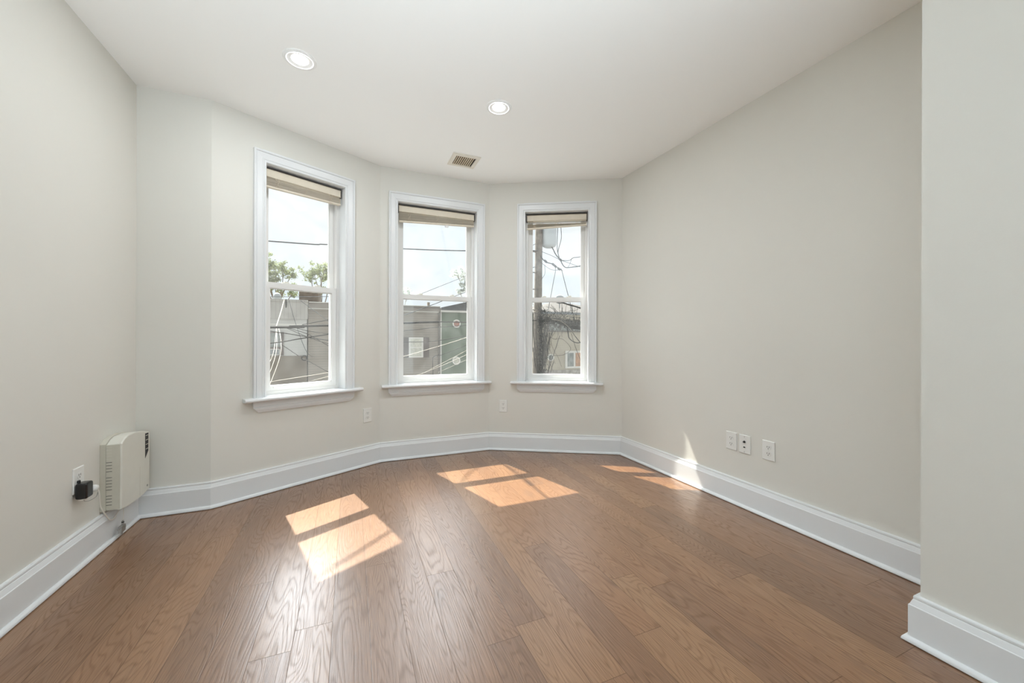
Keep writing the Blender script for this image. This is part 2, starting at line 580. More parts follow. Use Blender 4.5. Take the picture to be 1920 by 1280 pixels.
# ================================================================== windows
CW = 0.078
def make_window(i, num):
    s0, s1 = WIN[i]
    loc, rz = frame(i)
    root = structure(empty('window_%d' % num, loc, rz))
    # casing: moulded profile (distance from the opening, projection into the room = -y)
    prof = [(0, 0.0), (0, 0.012), (0.004, 0.015), (0.010, 0.015), (0.0115, 0.0125), (0.014, 0.0125), (0.0175, 0.0165), (0.024, 0.0185), (0.0255, 0.0165), (0.052, 0.0195), (0.0595, 0.020), (0.061, 0.017), (0.0635, 0.017), (0.0655, 0.0235), (0.070, 0.026), (0.0755, 0.026), (CW, 0.0235), (CW, 0.0)]
    rings = []
    rings.append([(s0 - u, -p, SILL) for u, p in prof])
    rings.append([(s0 - u, -p, HEAD + u) for u, p in prof])
    rings.append([(s1 + u, -p, HEAD + u) for u, p in prof])
    rings.append([(s1 + u, -p, SILL) for u, p in prof])
    MB().loft(rings).build('casing', M_trim, root)
    # stool: board with a rounded nose and horns
    e0, e1 = s0 - CW - 0.058, s1 + CW + 0.058
    nose = [(0.0, SILL), (-0.052, SILL), (-0.058, SILL - 0.003), (-0.061, SILL - 0.009), (-0.061, SILL - 0.016), (-0.057, SILL - 0.022), (-0.050, SILL - 0.025), (0.0, SILL - 0.025)]
    mb = MB().loft([[(e0, y, z) for y, z in nose], [(e1, y, z) for y, z in nose]])
    mb.box(s0 - JB, s1 + JB, 0.0, 0.10, SILL - 0.025, SILL)
    mb.build('stool', M_trim, root)
    # apron with mitred lower ends
    a0, a1 = s0 - CW, s1 + CW
    pr = [(0.0, SILL - 0.025), (0.019, SILL - 0.025), (0.019, SILL - 0.062), (0.0165, SILL - 0.064), (0.0165, SILL - 0.067), (0.019, SILL - 0.069), (0.018, SILL - 0.082), (0.012, SILL - 0.097), (0.010, SILL - 0.1025), (0.0, SILL - 0.1025)]
    cut = lambda z: max(0.0, (SILL - 0.068) - z) * 0.95
    MB().loft([[(a0 + cut(z), -p, z) for p, z in pr], [(a1 - cut(z), -p, z) for p, z in pr]]).build('apron', M_trim, root)
    # jamb boards
    mb = MB()
    mb.box(s0 - JB, s0, 0.0, T, SILL, HEAD)
    mb.box(s1, s1 + JB, 0.0, T, SILL, HEAD)
    mb.box(s0 - JB, s1 + JB, 0.0, 0.178, HEAD, HEAD + 0.09)
    mb.build('jamb', M_trim, root)
    # outside sill, sloping away
    MB().loft([[(x, 0.10, SILL - 0.03), (x, 0.10, SILL - 0.002), (x, T + 0.05, SILL - 0.022), (x, T + 0.05, SILL - 0.045), (x, T, SILL - 0.03)] for x in (s0 - JB, s1 + JB)]).build('outside_sill', M_vinyl, root)
    # vinyl tracks around the sashes
    fw = 0.021
    y0, y1 = 0.088, 0.178
    mb = MB()
    for a, b in ((s0, s0 + fw), (s1 - fw, s1)):
        mb.box(a, b, y0, y1, SILL, HEAD)
    sgn = 1
    for e_, d_ in ((s0 + fw, 1), (s1 - fw, -1)):       # parting beads
        for yy in (0.127, 0.169):
            mb.box(min(e_, e_ + d_ * 0.006), max(e_, e_ + d_ * 0.006), yy, yy + 0.004, SILL, HEAD)
    mb.box(s0 + fw, s1 - fw, y0, y1, HEAD - 0.022, HEAD)
    mb.box(s0 + fw, s1 - fw, y0, y1, SILL, SILL + 0.016)
    mb.box(s0 + fw, s1 - fw, y0 - 0.003, y0 + 0.006, SILL, SILL + 0.024)
    mb.build('track', M_vinyl, root)
    f0, f1 = s0 + fw, s1 - fw
    def sash(name, ya, yb, zb, zt, rail_b, rail_t, stile=0.037):
        yb_, m = yb, MB()
        m.box(f0 + 0.001, f0 + stile, ya, yb, zb, zt)
        m.box(f1 - stile, f1 - 0.001, ya, yb, zb, zt)
        m.box(f0 + stile, f1 - stile, ya, yb, zb, zb + rail_b)
        m.box(f0 + stile, f1 - stile, ya, yb, zt - rail_t, zt)
        # glazing bead step
        yc, yd = ya + 0.007, yb - 0.007
        g = 0.005
        m.box(f0 + stile, f0 + stile + g, yc, yd, zb + rail_b, zt - rail_t)
        m.box(f1 - stile - g, f1 - stile, yc, yd, zb + rail_b, zt - rail_t)
        m.box(f0 + stile, f1 - stile, yc, yd, zb + rail_b, zb + rail_b + g)
        m.box(f0 + stile, f1 - stile, yc, yd, zt - rail_t - g, zt - rail_t)
        o = m.build(name, M_vinyl, root)
        ym = (ya + yb) / 2
        MB().box(f0 + stile - 0.004, f1 - stile + 0.004, ym - 0.002, ym + 0.002, zb + rail_b - 0.004, zt - rail_t + 0.004).build('pane', M_glass, o)
        return o
    lo = sash('lower_sash', 0.092, 0.126, SILL + 0.017, 1.491, 0.043, 0.042)
    MB().box(f0 + 0.06, f1 - 0.06, 0.085, 0.092, SILL + 0.047, SILL + 0.053).build('lift_rail', M_vinyl, lo)
    sash('upper_sash', 0.132, 0.166, 1.452, HEAD - 0.023, 0.039, 0.040)
    sc = (f0 + f1) / 2
    for q in ((f0 * 0.72 + f1 * 0.28), (f0 * 0.28 + f1 * 0.72)):
        lk = MB().box(q - 0.025, q + 0.025, 0.10, 0.124, 1.491, 1.499)
        lk.box(q - 0.008, q + 0.022, 0.104, 0.118, 1.499, 1.507)
        lk.build('sash_lock', M_cream, lo)
    return root
for num, i in enumerate((2, 3, 4), 1):
    make_window(i, num)

# invented glazed opening in the back wall, added to admit the fill light
loc, rz = frame(8)
Lb = (P[0] - P[8]).length
r4 = structure(empty('window_4', loc, rz))
mb = MB()
for a, b in ((0.25, 0.31), (Lb / 2 - 0.03, Lb / 2 + 0.03), (Lb - 0.31, Lb - 0.25)):
    mb.box(a, b, 0.05, 0.15, 0.05, 2.42)
mb.box(0.25, Lb - 0.25, 0.05, 0.15, 0.05, 0.12)
mb.box(0.25, Lb - 0.25, 0.05, 0.15, 2.35, 2.42)
mb.build('window_frame', M_trim, r4)
for a, b in ((0.31, Lb / 2 - 0.03), (Lb / 2 + 0.03, Lb - 0.31)):
    MB().box(a, b, 0.098, 0.102, 0.12, 2.35).build('pane', M_glass, r4)

# ================================================================== blinds, drawn up to the head
def make_blind(i, label, bot_l, bot_r, n_slats, gap, clip=None, seed=1):
    r = random.Random(seed)
    s0, s1 = WIN[i]
    loc, rz = frame(i)
    root = tag(empty('window_blind', loc, rz), label, 'blind', 'raised blinds in the bay windows')
    a, b = s0 + 0.012, s1 - 0.012
    y0, y1 = 0.040, 0.080                        # depth behind the wall face
    zt = HEAD - 0.020
    hz = zt - 0.055
    # headrail: open channel with rolled lips
    ch = [(y0, zt), (y0 - 0.002, zt - 0.003), (y0 + 0.001, zt - 0.007), (y0 + 0.001, hz + 0.006), (y0 - 0.002, hz + 0.002), (y0, hz), (y1, hz), (y1, zt)]
    MB().loft([[(x, y, z) for y, z in ch] for x in (a, b)]).build('headrail', M_blind, root)
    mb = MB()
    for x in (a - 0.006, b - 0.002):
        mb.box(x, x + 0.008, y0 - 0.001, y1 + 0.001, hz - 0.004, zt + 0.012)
    mb.box(a, b, y0 + 0.004, y1, zt, zt + 0.012)  # dark strip put in as the shade of the gap over the headrail
    mb.build('bracket_and_gap_shade', M_blind_dark, root)
    # bundle of slats hanging a little askew under the headrail
    mb = MB()
    top_l = top_r = hz - gap
    ya, yb = y0 - 0.003, y0 + 0.024
    rail_h = 0.013
    for k in range(n_slats):
        f = (k + 0.5) / n_slats
        zl = top_l + (bot_l + rail_h - top_l) * f + r.uniform(-0.001, 0.001)
        zr = top_r + (bot_r + rail_h - top_r) * f + r.uniform(-0.001, 0.001)
        dy = r.uniform(-0.0015, 0.0015)
        pro = lambda z: [(ya + dy, z - 0.0016), (ya + dy, z - 0.0008), ((ya + yb) / 2 + dy, z + 0.0016), (yb + dy, z - 0.0008), (yb + dy, z - 0.0016), ((ya + yb) / 2 + dy, z + 0.0008)]
        mb.loft([[(a + 0.004, y, z) for y, z in pro(zl)], [(b - 0.004, y, z) for y, z in pro(zr)]])
    mb.build('slat_bundle', M_blind, root)
    rp = lambda z: [(ya - 0.001, z + 0.002), (ya + 0.002, z), (yb - 0.002, z), (yb + 0.001, z + 0.002), (yb + 0.001, z + rail_h - 0.002), (yb - 0.002, z + rail_h), (ya + 0.002, z + rail_h), (ya - 0.001, z + rail_h - 0.002)]
    MB().loft([[(a + 0.003, y, z) for y, z in rp(bot_l)], [(b - 0.003, y, z) for y, z in rp(bot_r)]]).build('bottom_rail', M_blind, root)
    for f in (0.12, 0.48, 0.83):
        x = a + (b - a) * f
        zb = bot_l + (bot_r - bot_l) * f
        pts = [(x, ya - 0.001, hz + 0.004)]
        for q in range(1, 9):
            pts.append((x + 0.007 * math.sin(q * 2.1 + seed), ya - 0.004 - 0.004 * abs(math.sin(q * 1.7)), hz - (hz - zb - 0.004) * q / 8))
        mb = MB().tube(pts, 0.0013, 6)
        pts2 = [(x + 0.014 + 0.004 * math.sin(q * 1.3), ya - 0.005, hz - 0.004 - (hz - zb - 0.012) * q / 6) for q in range(7)]
        mb.tube(pts2, 0.001, 6)
        mb.build('ladder_cord', M_cord, root)
    if clip is not None:
        x = a + (b - a) * clip
        zb = bot_l + (bot_r - bot_l) * clip
        c_ = MB().box(x - 0.017, x + 0.017, ya + 0.004, ya + 0.014, zb - 0.018, zb + 0.001)
        c_.box(x - 0.013, x + 0.013, ya + 0.002, ya + 0.006, zb - 0.023, zb - 0.010)
        c_.build('hold_down_clip', M_steel, root)
    return root
make_blind(2, 'cream mini blind drawn up in the bay window closest to the left wall', 2.157, 2.168, 27, 0.012, seed=2)
make_blind(3, 'tan mini blind drawn up in the middle bay window, small clip hanging under it', 2.140, 2.172, 27, 0.009, clip=0.62, seed=5)
make_blind(4, 'cream mini blind drawn up crookedly in the bay window beside the long right wall', 2.152, 2.178, 9, 0.030, seed=8)

# ================================================================== ceiling things
def downlight(x, y, label):
    root = tag(empty('recessed_light', (x, y, H)), label, 'ceiling light', 'recessed ceiling lights')
    # thin flange, then a stepped trim with the lens inside
    MB().lathe([(0.0835, 0.0), (0.0835, -0.0015), (0.080, -0.004), (0.074, -0.0045), (0.0715, -0.0065), (0.067, -0.0075), (0.062, -0.0060), (0.047, -0.0025), (0.0425, -0.0018), (0.0425, 0.0)], 56).build('trim_ring', M_lampring, root, smooth=False)
    MB().lathe([(0.0423, 0.0), (0.0423, -0.0022), (0.036, -0.0036), (0.0, -0.0044)], 48).build('lens', M_lens, root, smooth=True)
    return root
def lamp_light(root, power):
    l = bpy.data.lights.new('downlight_beam', 'AREA')
    l.shape = 'DISK'
    l.size = 0.074
    l.energy = power
    l.color = (0.93, 0.97, 1.0)
    o = bpy.data.objects.new('downlight_beam', l)
    COL.objects.link(o)
    o.parent = root
    o.location = (0, 0, -0.0056)
d1 = downlight(-0.262, 2.388, 'lit round recessed ceiling light closest to the left wall')
d2 = downlight(0.890, 2.372, 'lit round recessed ceiling light in front of the ceiling vent')
lamp_light(d1, 8)
lamp_light(d2, 11)

vr = tag(empty('ceiling_vent', (0.882, 3.196, H)), 'ivory ceiling air vent with tan louvers in front of the middle window', 'vent')
mb = MB()
ox, oy, ix, iy = 0.118, 0.116, 0.084, 0.082
for (za, zb, e) in ((-0.006, 0.0, 0.0), (-0.010, -0.006, 0.006)):
    mb.box(-ox + e, ox - e, -oy + e, -iy, za, zb)
    mb.box(-ox + e, ox - e, iy, oy - e, za, zb)
    mb.box(-ox + e, -ix, -iy, iy, za, zb)
    mb.box(ix, ox - e, -iy, iy, za, zb)
mb.build('vent_frame', M_ventf, vr, bevel=0.001)
MB().box(-ix, ix, -iy, iy, -0.0012, 0.0).build('duct_shade_backing', M_ventd, vr)  # dark sheet stands in for the shade inside the duct
mb = MB()
for k in range(9):
    x = -ix + 0.012 + k * (2 * ix - 0.020) / 8.6
    mb.loft([[(x - 0.0030, y, -0.0022), (x - 0.0018, y, -0.0016), (x + 0.0040, y, -0.0090), (x + 0.0028, y, -0.0096)] for y in (-iy, iy)])
mb.build('louver_bank', M_vents, vr)

# ================================================================== electrical plates
def plate_base(i, s, z, w=0.078, h=0.118, name='wall_outlet'):
    loc, rz = frame(i, s, z)
    root = empty(name, loc, rz)
    d = 0.006
    f = [(-w / 2, -h / 2), (w / 2, -h / 2), (w / 2, h / 2), (-w / 2, h / 2)]
    rings = [[(x, 0.0, y) for x, y in f], [(x, -0.003, y) for x, y in f], [(x * 0.94, -d, y * 0.96) for x, y in f]]
    MB().loft(rings).build('cover_plate', M_plate, root, bevel=0.0008)
    return root, d
def receptacle(root, d, zc):
    pts = []
    for k in range(32):
        t = 2 * math.pi * k / 32
        x, z = 0.0172 * math.cos(t), 0.0172 * math.sin(t)
        pts.append((x, max(-0.0135, min(0.0135, z)) + zc))
    o = MB().loft([[(x, -d, z) for x, z in pts], [(x, -d - 0.002, z) for x, z in pts]]).build('receptacle', M_plate, root)
    y0, y1 = -d - 0.0024, -d - 0.0018
    for a, b, c, e in ((-0.0078, -0.0052, -0.001, 0.008), (0.0052, 0.0078, -0.002, 0.008)):
        MB().box(a, b, y0, y1, zc + c, zc + e).build('slot', M_dark, o)
    MB().lathe([(0.0026, y0), (0.0026, y1)], 12, (0.0, zc - 0.0075), 'y').build('ground_hole', M_dark, o)
def outlet(i, s, z, label):
    root, d = plate_base(i, s, z)
    tag(root, label, 'outlet', 'white duplex outlets')
    receptacle(root, d, 0.0195)
    receptacle(root, d, -0.0195)
    MB().lathe([(0.003, -d - 0.001), (0.003, -d)], 12, (0, 0), 'y').build('screw', M_plate, root)
    return root
outlet(0, 2.482 - YB, 0.409, 'white duplex outlet with a black adapter plugged into it')
outlet(2, 1.083, 0.424, 'white duplex outlet low on the wall under the window nearest the left wall')
outlet(4, 0.1435, 0.4258, 'white duplex outlet low on the wall under the window beside the long right wall')
outlet(5, P[5].y - 1.8165, 0.405, 'white duplex outlet on the long right wall touching the cable jack plate')
outlet(5, P[5].y - 1.567, 0.405, 'white duplex outlet standing alone on the long right wall nearest the wall corner')
jr, d = plate_base(5, P[5].y - 1.7215, 0.405, name='cable_jack_plate')
tag(jr, 'white wall plate with black cable socket and phone jack between two outlets', 'wall plate')
MB().lathe([(0.0075, -d), (0.0075, -d - 0.003), (0.0045, -d - 0.003), (0.0045, -d - 0.011), (0.0, -d - 0.011)], 16, (0, 0.016), 'y').build('coax_socket', M_dark, jr)
mb = MB().box(-0.010, 0.010, -d - 0.0015, -d, -0.027, -0.012)
mb.build('phone_jack', M_plate, jr)
MB().box(-0.0065, 0.0065, -d - 0.0020, -d - 0.0014, -0.023, -0.0145).build('jack_opening', M_dark, jr)
for z in (0.048, -0.048):
    MB().lathe([(0.003, -d - 0.001), (0.003, -d)], 12, (0, z), 'y').build('screw', M_steel, jr)

# ================================================================== utility box on the left wall
UY0, UY1 = 2.6547, 2.958
br = tag(empty('utility_box', (XL, UY0, 0.36)), 'cream plastic utility box mounted low on the left wall, slotted side and dark corner grille', 'wall box')
LY = UY1 - UY0
D0, D1 = 0.026, 0.088
zt, zb = 0.528 - 0.36, 0.184 - 0.36
arch = [(0.0, zt), (0.030, zt + 0.020), (0.065, zt + 0.030), (0.14, zt + 0.030), (0.22, zt + 0.018), (LY, zt - 0.004)]
under = [(LY, zb + 0.002), (LY - 0.07, zb - 0.010), (LY - 0.14, zb - 0.014), (0.06, zb - 0.010), (0.0, zb - 0.001)]
front = arch + under
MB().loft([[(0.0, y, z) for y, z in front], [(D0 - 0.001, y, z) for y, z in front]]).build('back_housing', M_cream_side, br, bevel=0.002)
cover0 = [(y, z) for y, z in front]
def inset(poly, k):
    cy = sum(p[0] for p in poly) / len(poly); cz = sum(p[1] for p in poly) / len(poly)
    return [(cy + (y - cy) * k, cz + (z - cz) * k) for y, z in poly]
MB().loft([[(D0 + 0.001, y, z) for y, z in inset(cover0, 0.985)], [(D1 - 0.006, y, z) for y, z in cover0], [(D1 - 0.001, y, z) for y, z in inset(cover0, 0.985)], [(D1, y, z) for y, z in inset(cover0, 0.96)]]).build('cover', M_cream, br)
# side panel facing the room, carrying the slots
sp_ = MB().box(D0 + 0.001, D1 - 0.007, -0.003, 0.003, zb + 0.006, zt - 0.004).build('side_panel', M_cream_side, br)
for k in range(20):
    if k in (9, 15):
        continue
    z = zt - 0.014 - k * 0.0158
    MB().box(D0 + 0.001, D0 + 0.024, -0.0038, -0.0025, z - (0.0011 if k > 4 else 0.0005), z + (0.0011 if k > 4 else 0.0005)).build('vent_slot', M_dark if k > 4 else M_cream, sp_)
MB().loft([[(x, y, z) for y, z in ((0.246, zt - 0.004), (0.284, zt - 0.006), (0.284, zt - 0.112), (0.247, zt - 0.148))] for x in (D1 - 0.001, D1 + 0.0008)]).build('corner_grille', M_dark, br)
for k in range(4):
    z = zt - 0.020 - k * 0.026
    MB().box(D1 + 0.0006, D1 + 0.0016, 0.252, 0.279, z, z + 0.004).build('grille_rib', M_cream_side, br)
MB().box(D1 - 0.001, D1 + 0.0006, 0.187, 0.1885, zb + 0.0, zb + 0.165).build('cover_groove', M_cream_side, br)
mb = MB()
mb.lathe([(0.006, 0.0), (0.006, 0.003), (0.0, 0.004)], 16)
sc_ = mb.build('cover_screw', M_steel, br)
sc_.rotation_euler = (0, math.radians(90), 0)
sc_.location = (D1 - 0.001, 0.273, 0.214 - 0.36)

# black adapter in the outlet, white plug and its cord, thin wire with a metal splitter
ar = tag(empty('power_adapter', (XL, 2.468, 0.362)), 'glossy black cube adapter plugged into the outlet on the left wall', 'adapter')
MB().box(0.0085, 0.052, -0.027, 0.027, -0.038, 0.036).build('adapter_body', M_black, ar, bevel=0.009, seg=4)
MB().box(0.007, 0.016, -0.006, 0.006, 0.034, 0.047).build('adapter_tab', M_black, ar, bevel=0.002)
MB().lathe([(0.0165, 0.0), (0.0165, 0.002), (0.015, 0.004)], 20).build('adapter_foot', M_cordw, ar).location = (0.028, -0.004, -0.043)
pr_ = tag(empty('power_plug', (XL + 0.045, 2.497, 0.352)), 'round white plug on the side of the black adapter, white cord sagging to the box', 'plug')
mb = MB().lathe([(0.0, 0.0), (0.0165, 0.001), (0.0175, 0.008), (0.0165, 0.020), (0.012, 0.030), (0.007, 0.036), (0.0, 0.037)], 24, (0, 0), 'y')
mb.build('plug_body', M_plate, pr_, smooth=True)
cpts = [(0.004, 0.030, -0.006), (0.006, 0.040, -0.030), (0.002, 0.055, -0.072), (-0.004, 0.078, -0.118), (-0.004, 0.115, -0.168), (-0.008, 0.165, -0.218), (-0.012, 0.21, -0.232), (-0.012, 0.245, -0.214), (-0.010, 0.268, -0.186)]
def smooth_pts(pts, k=6):
    pts = [Vector(p) for p in pts]
    out = []
    for i in range(len(pts) - 1):
        p0, p1, p2, p3 = pts[max(i - 1, 0)], pts[i], pts[i + 1], pts[min(i + 2, len(pts) - 1)]
        for j in range(k):
            t = j / k
            out.append(0.5 * ((2 * p1) + (-p0 + p2) * t + (2 * p0 - 5 * p1 + 4 * p2 - p3) * t * t + (-p0 + 3 * p1 - 3 * p2 + p3) * t ** 3))
    out.append(pts[-1])
    return out
MB().tube(smooth_pts(cpts), 0.0031, 8).build('power_cord', M_cordw, pr_, smooth=True)
lp = [(XL + 0.03, 2.47, 0.322), (XL + 0.028, 2.475, 0.306), (XL + 0.035, 2.500, 0.298), (XL + 0.045, 2.528, 0.304), (XL + 0.046, 2.540, 0.322)]
tag(MB().tube(smooth_pts(lp), 0.0016, 6).build('ground_wire', M_steel), 'thin grey wire looping under the black adapter', 'wire')
sr = tag(empty('cable_splitter', (XL + 0.052, 2.752, 0.055)), 'small metal cable splitter dangling on a thin wire below the utility box', 'splitter')
MB().tube(smooth_pts([(0, -0.012, 0.128), (0.001, 0.004, 0.10), (0, 0.006, 0.06), (0, 0.0, 0.036)]), 0.0016, 6).build('lead_wire', M_cordw, sr)
MB().lathe([(0.0045, 0.012), (0.0055, 0.014), (0.0055, 0.022), (0.004, 0.024), (0.004, 0.036)], 12).build('connector', M_steel, sr)
MB().lathe([(0.0057, 0.0), (0.0057, 0.006)], 12).build('black_collar', M_dark, sr).location = (0, 0, 0.023)
mb = MB().box(-0.008, 0.008, -0.030, 0.012, -0.022, 0.012)
mb.tube([(0, -0.030, 0.002), (0, -0.046, 0.002)], 0.0045, 10)
mb.tube([(0, -0.010, -0.022), (0, -0.010, -0.036)], 0.0045, 10)
mb.tube([(0, 0.012, -0.006), (0, 0.026, -0.008)], 0.0045, 10)
mb.build('splitter_body', M_steel, sr, bevel=0.001)

# ================================================================== OUTSIDE: the far side of the street
GZ = -3.7
M_road = mat('asphalt', (0.10, 0.10, 0.10, 1), 0.9, noise=0.2, nscale=3)
M_walk = mat('concrete_walk', (0.42, 0.40, 0.37, 1), 0.9, noise=0.12, nscale=2)
structure(MB().box(-60, 70, -12, 15.4, GZ - 0.2, GZ).build('street', M_road))
structure(MB().box(-60, 70, 15.4, 70, GZ - 0.2, GZ + 0.12).build('sidewalk', M_walk))

FY = 18.0
M_white_sid = siding('white_lap_siding', (0.52, 0.505, 0.47, 1), 0.11, line=0.35)
M_white_rib = siding('white_ribbed_panel', (0.43, 0.40, 0.36, 1), 0.145, vertical=True, line=0.5, wide=0.16)
M_brown = siding('brown_brick', (0.19, 0.155, 0.115, 1), 0.075, line=0.35, noise=0.18)
M_grey_sid = siding('taupe_lap_siding', (0.29, 0.25, 0.205, 1), 0.105, line=0.6, wide=0.22)
M_grey_dark = siding('taupe_shingle_band', (0.26, 0.225, 0.19, 1), 0.07, line=0.6, wide=0.3)
M_green_sid = siding('green_lap_siding', (0.15, 0.185, 0.13, 1), 0.11, line=0.4)
M_beige_sid = siding('beige_lap_siding', (0.45, 0.395, 0.305, 1), 0.105, line=0.4)
M_stone = mat('foundation_stone', (0.34, 0.31, 0.27, 1), 0.9, noise=0.4, nscale=6)
M_roof = mat('grey_shingle', (0.13, 0.125, 0.12, 1), 0.9, noise=0.2, nscale=9)
M_roof2 = mat('tan_shingle', (0.06, 0.051, 0.042, 1), 0.9, noise=0.25, nscale=9)
M_trimo = mat('outdoor_white_trim', (0.66, 0.63, 0.57, 1), 0.6)
M_shut = mat('brown_shutter', (0.135, 0.105, 0.09, 1), 0.6)
M_wglass = mat('street_window_glass', (0.22, 0.23, 0.21, 1), 0.15, noise=0.5, nscale=5)
M_curtain = mat('pale_curtain', (0.52, 0.50, 0.42, 1), 0.8, noise=0.25, nscale=9)
M_red = mat('red_curtain', (0.34, 0.16, 0.12, 1), 0.8, noise=0.3, nscale=9)
M_orange = mat('rust_curtain', (0.44, 0.25, 0.15, 1), 0.8, noise=0.3, nscale=5)
M_chim = mat('dark_brick_chimney', (0.10, 0.075, 0.055, 1), 0.9, noise=0.4, nscale=9)
M_pipe = mat('dark_downspout', (0.14, 0.12, 0.10, 1), 0.6)
M_galv = mat('grey_metal', (0.26, 0.27, 0.27, 1), 0.6)
M_wood = mat('weathered_pole_wood', (0.20, 0.17, 0.14, 1), 0.9, noise=0.35, nscale=7)
M_tank = mat('grey_transformer_paint', (0.52, 0.54, 0.54, 1), 0.45)
M_cable = mat('black_cable', (0.03, 0.027, 0.024, 1), 0.9, spec=0.1)
M_cablel = mat('pale_cable', (0.34, 0.29, 0.22, 1), 0.6)
M_cableg = mat('grey_cable', (0.11, 0.115, 0.12, 1), 0.9, spec=0.15)

def house(name, x0, x1, zt, depth, wall_m, label, cat='house'):
    root = tag(empty(name, ((x0 + x1) / 2, FY, GZ + 0.12)), label, cat, None)
    return root
def hpart(mb, name, m, root, **k):
    """part given in world coordinates under a root that only translates"""
    l = root.location
    mb.v = [(x - l.x, y - l.y, z - l.z) for x, y, z in mb.v]
    return mb.build(name, m, root, **k)
GB = GZ + 0.12

# white house
h1 = house('row_house', -6.5, -1.69, 2.6, 9, None, 'white flat-roofed row house over a brown base, with a ribbed top band')
hpart(MB().box(-6.5, -1.69, FY, FY + 9, 0.36, 2.58), 'wall', M_white_sid, h1)
hpart(MB().box(-6.5, -1.69, FY - 0.03, FY + 9, GB, 0.36), 'lower_wall', M_brown, h1)
hpart(MB().box(-6.55, -1.655, FY - 0.14, FY, 1.86, 2.56).box(-6.55, -1.655, FY - 0.18, FY + 0.02, 2.56, 2.64), 'cornice_band', M_white_rib, h1)
hpart(MB().box(-6.5, -1.69, FY - 0.02, FY, 1.60, 1.66), 'trim_board', M_trimo, h1)
wn = hpart(MB().box(-3.45, -2.52, FY - 0.04, FY + 0.05, 0.38, 1.32), 'window', M_shut, h1)
wl = wn.parent.location
for nm, m, bx in (('pane', M_wglass, (-3.40, -2.60, FY - 0.06, FY - 0.04, 0.72, 1.28)), ('window_fan', M_galv, (-2.99, -2.66, FY - 0.09, FY - 0.04, 0.42, 0.64))):
    b = MB().box(*bx)
    b.v = [(x - wl.x, y - wl.y, z - wl.z) for x, y, z in b.v]
    b.build(nm, m, wn)
b = MB()
for q in ((-3.02, -2.64, 0.40, 0.425), (-3.02, -2.64, 0.625, 0.65), (-2.665, -2.64, 0.40, 0.65), (-3.02, -2.995, 0.40, 0.65)):
    b.box(q[0], q[1], FY - 0.10, FY - 0.05, q[2], q[3])
b.v = [(x - wl.x, y - wl.y, z - wl.z) for x, y, z in b.v]
b.build('fan_frame', M_trimo, wn)
hpart(MB().lathe([(0.165, 2.58), (0.165, 2.72), (0.155, 2.80), (0.12, 2.89), (0.07, 2.945), (0.0, 2.965)], 24, (-2.83, FY + 0.5)), 'roof_vent', M_galv, h1, smooth=True)
hpart(MB().lathe([(0.015, 2.3), (0.028, 2.45), (0.022, 2.62), (0.0, 2.66)], 10, (-2.42, FY - 0.17)), 'service_mast', M_cable, h1)
# grey-brown house
h2 = house('row_house', -1.69, 3.82, 2.55, 9, None, 'taupe sided row house with a shuttered window, right of the white row house')
hpart(MB().box(-1.65, 3.82, FY + 0.02, FY + 9, GB, 2.30), 'wall', M_grey_sid, h2)
hpart(MB().box(-1.62, 3.82, FY - 0.10, FY + 0.5, 2.33, 2.55), 'parapet_band', M_grey_dark, h2)
hpart(MB().box(-1.62, 3.82, FY - 0.13, FY + 0.6, 2.55, 2.585).box(-1.64, 3.82, FY - 0.07, FY + 0.02, 2.29, 2.33), 'cornice_trim', M_trimo, h2)
hpart(MB().box(-2.05, -1.30, FY + 0.62, FY + 1.3, 2.6, 3.13).box(-1.60, -1.32, FY + 0.64, FY + 1.28, 2.30, 2.6), 'chimney', M_chim, h2)
hpart(MB().box(3.285, 3.40, FY + 0.2, FY + 0.3, 2.5, 2.78), 'vent_pipe', M_pipe, h2)
hpart(MB().box(3.76, 3.84, FY - 0.07, FY + 0.02, GB, 2.45), 'downspout', M_pipe, h2)
wn = hpart(MB().box(2.41, 3.06, FY - 0.05, FY + 0.05, 0.21, 1.13), 'window', M_trimo, h2)
wl = h2.location
def sub(bx, nm, m, par, loc):
    b = MB().box(*bx)
    b.v = [(x - loc.x, y - loc.y, z - loc.z) for x, y, z in b.v]
    return b.build(nm, m, par)
sub((2.49, 2.98, FY - 0.06, FY - 0.04, 0.69, 1.06), 'pane', M_curtain, wn, wl)
sub((2.49, 2.98, FY - 0.06, FY - 0.04, 0.27, 0.64), 'pane', M_curtain, wn, wl)
for a, b_ in ((2.14, 2.41), (3.06, 3.33)):
    mbx = MB().box(a, b_, FY - 0.04, FY + 0.02, 0.21, 1.13)
    for k in range(12):
        mbx.box(a + 0.03, b_ - 0.03, FY - 0.055, FY - 0.04, 0.25 + k * 0.07, 0.29 + k * 0.07)
    hpart(mbx, 'shutter', M_shut, h2)
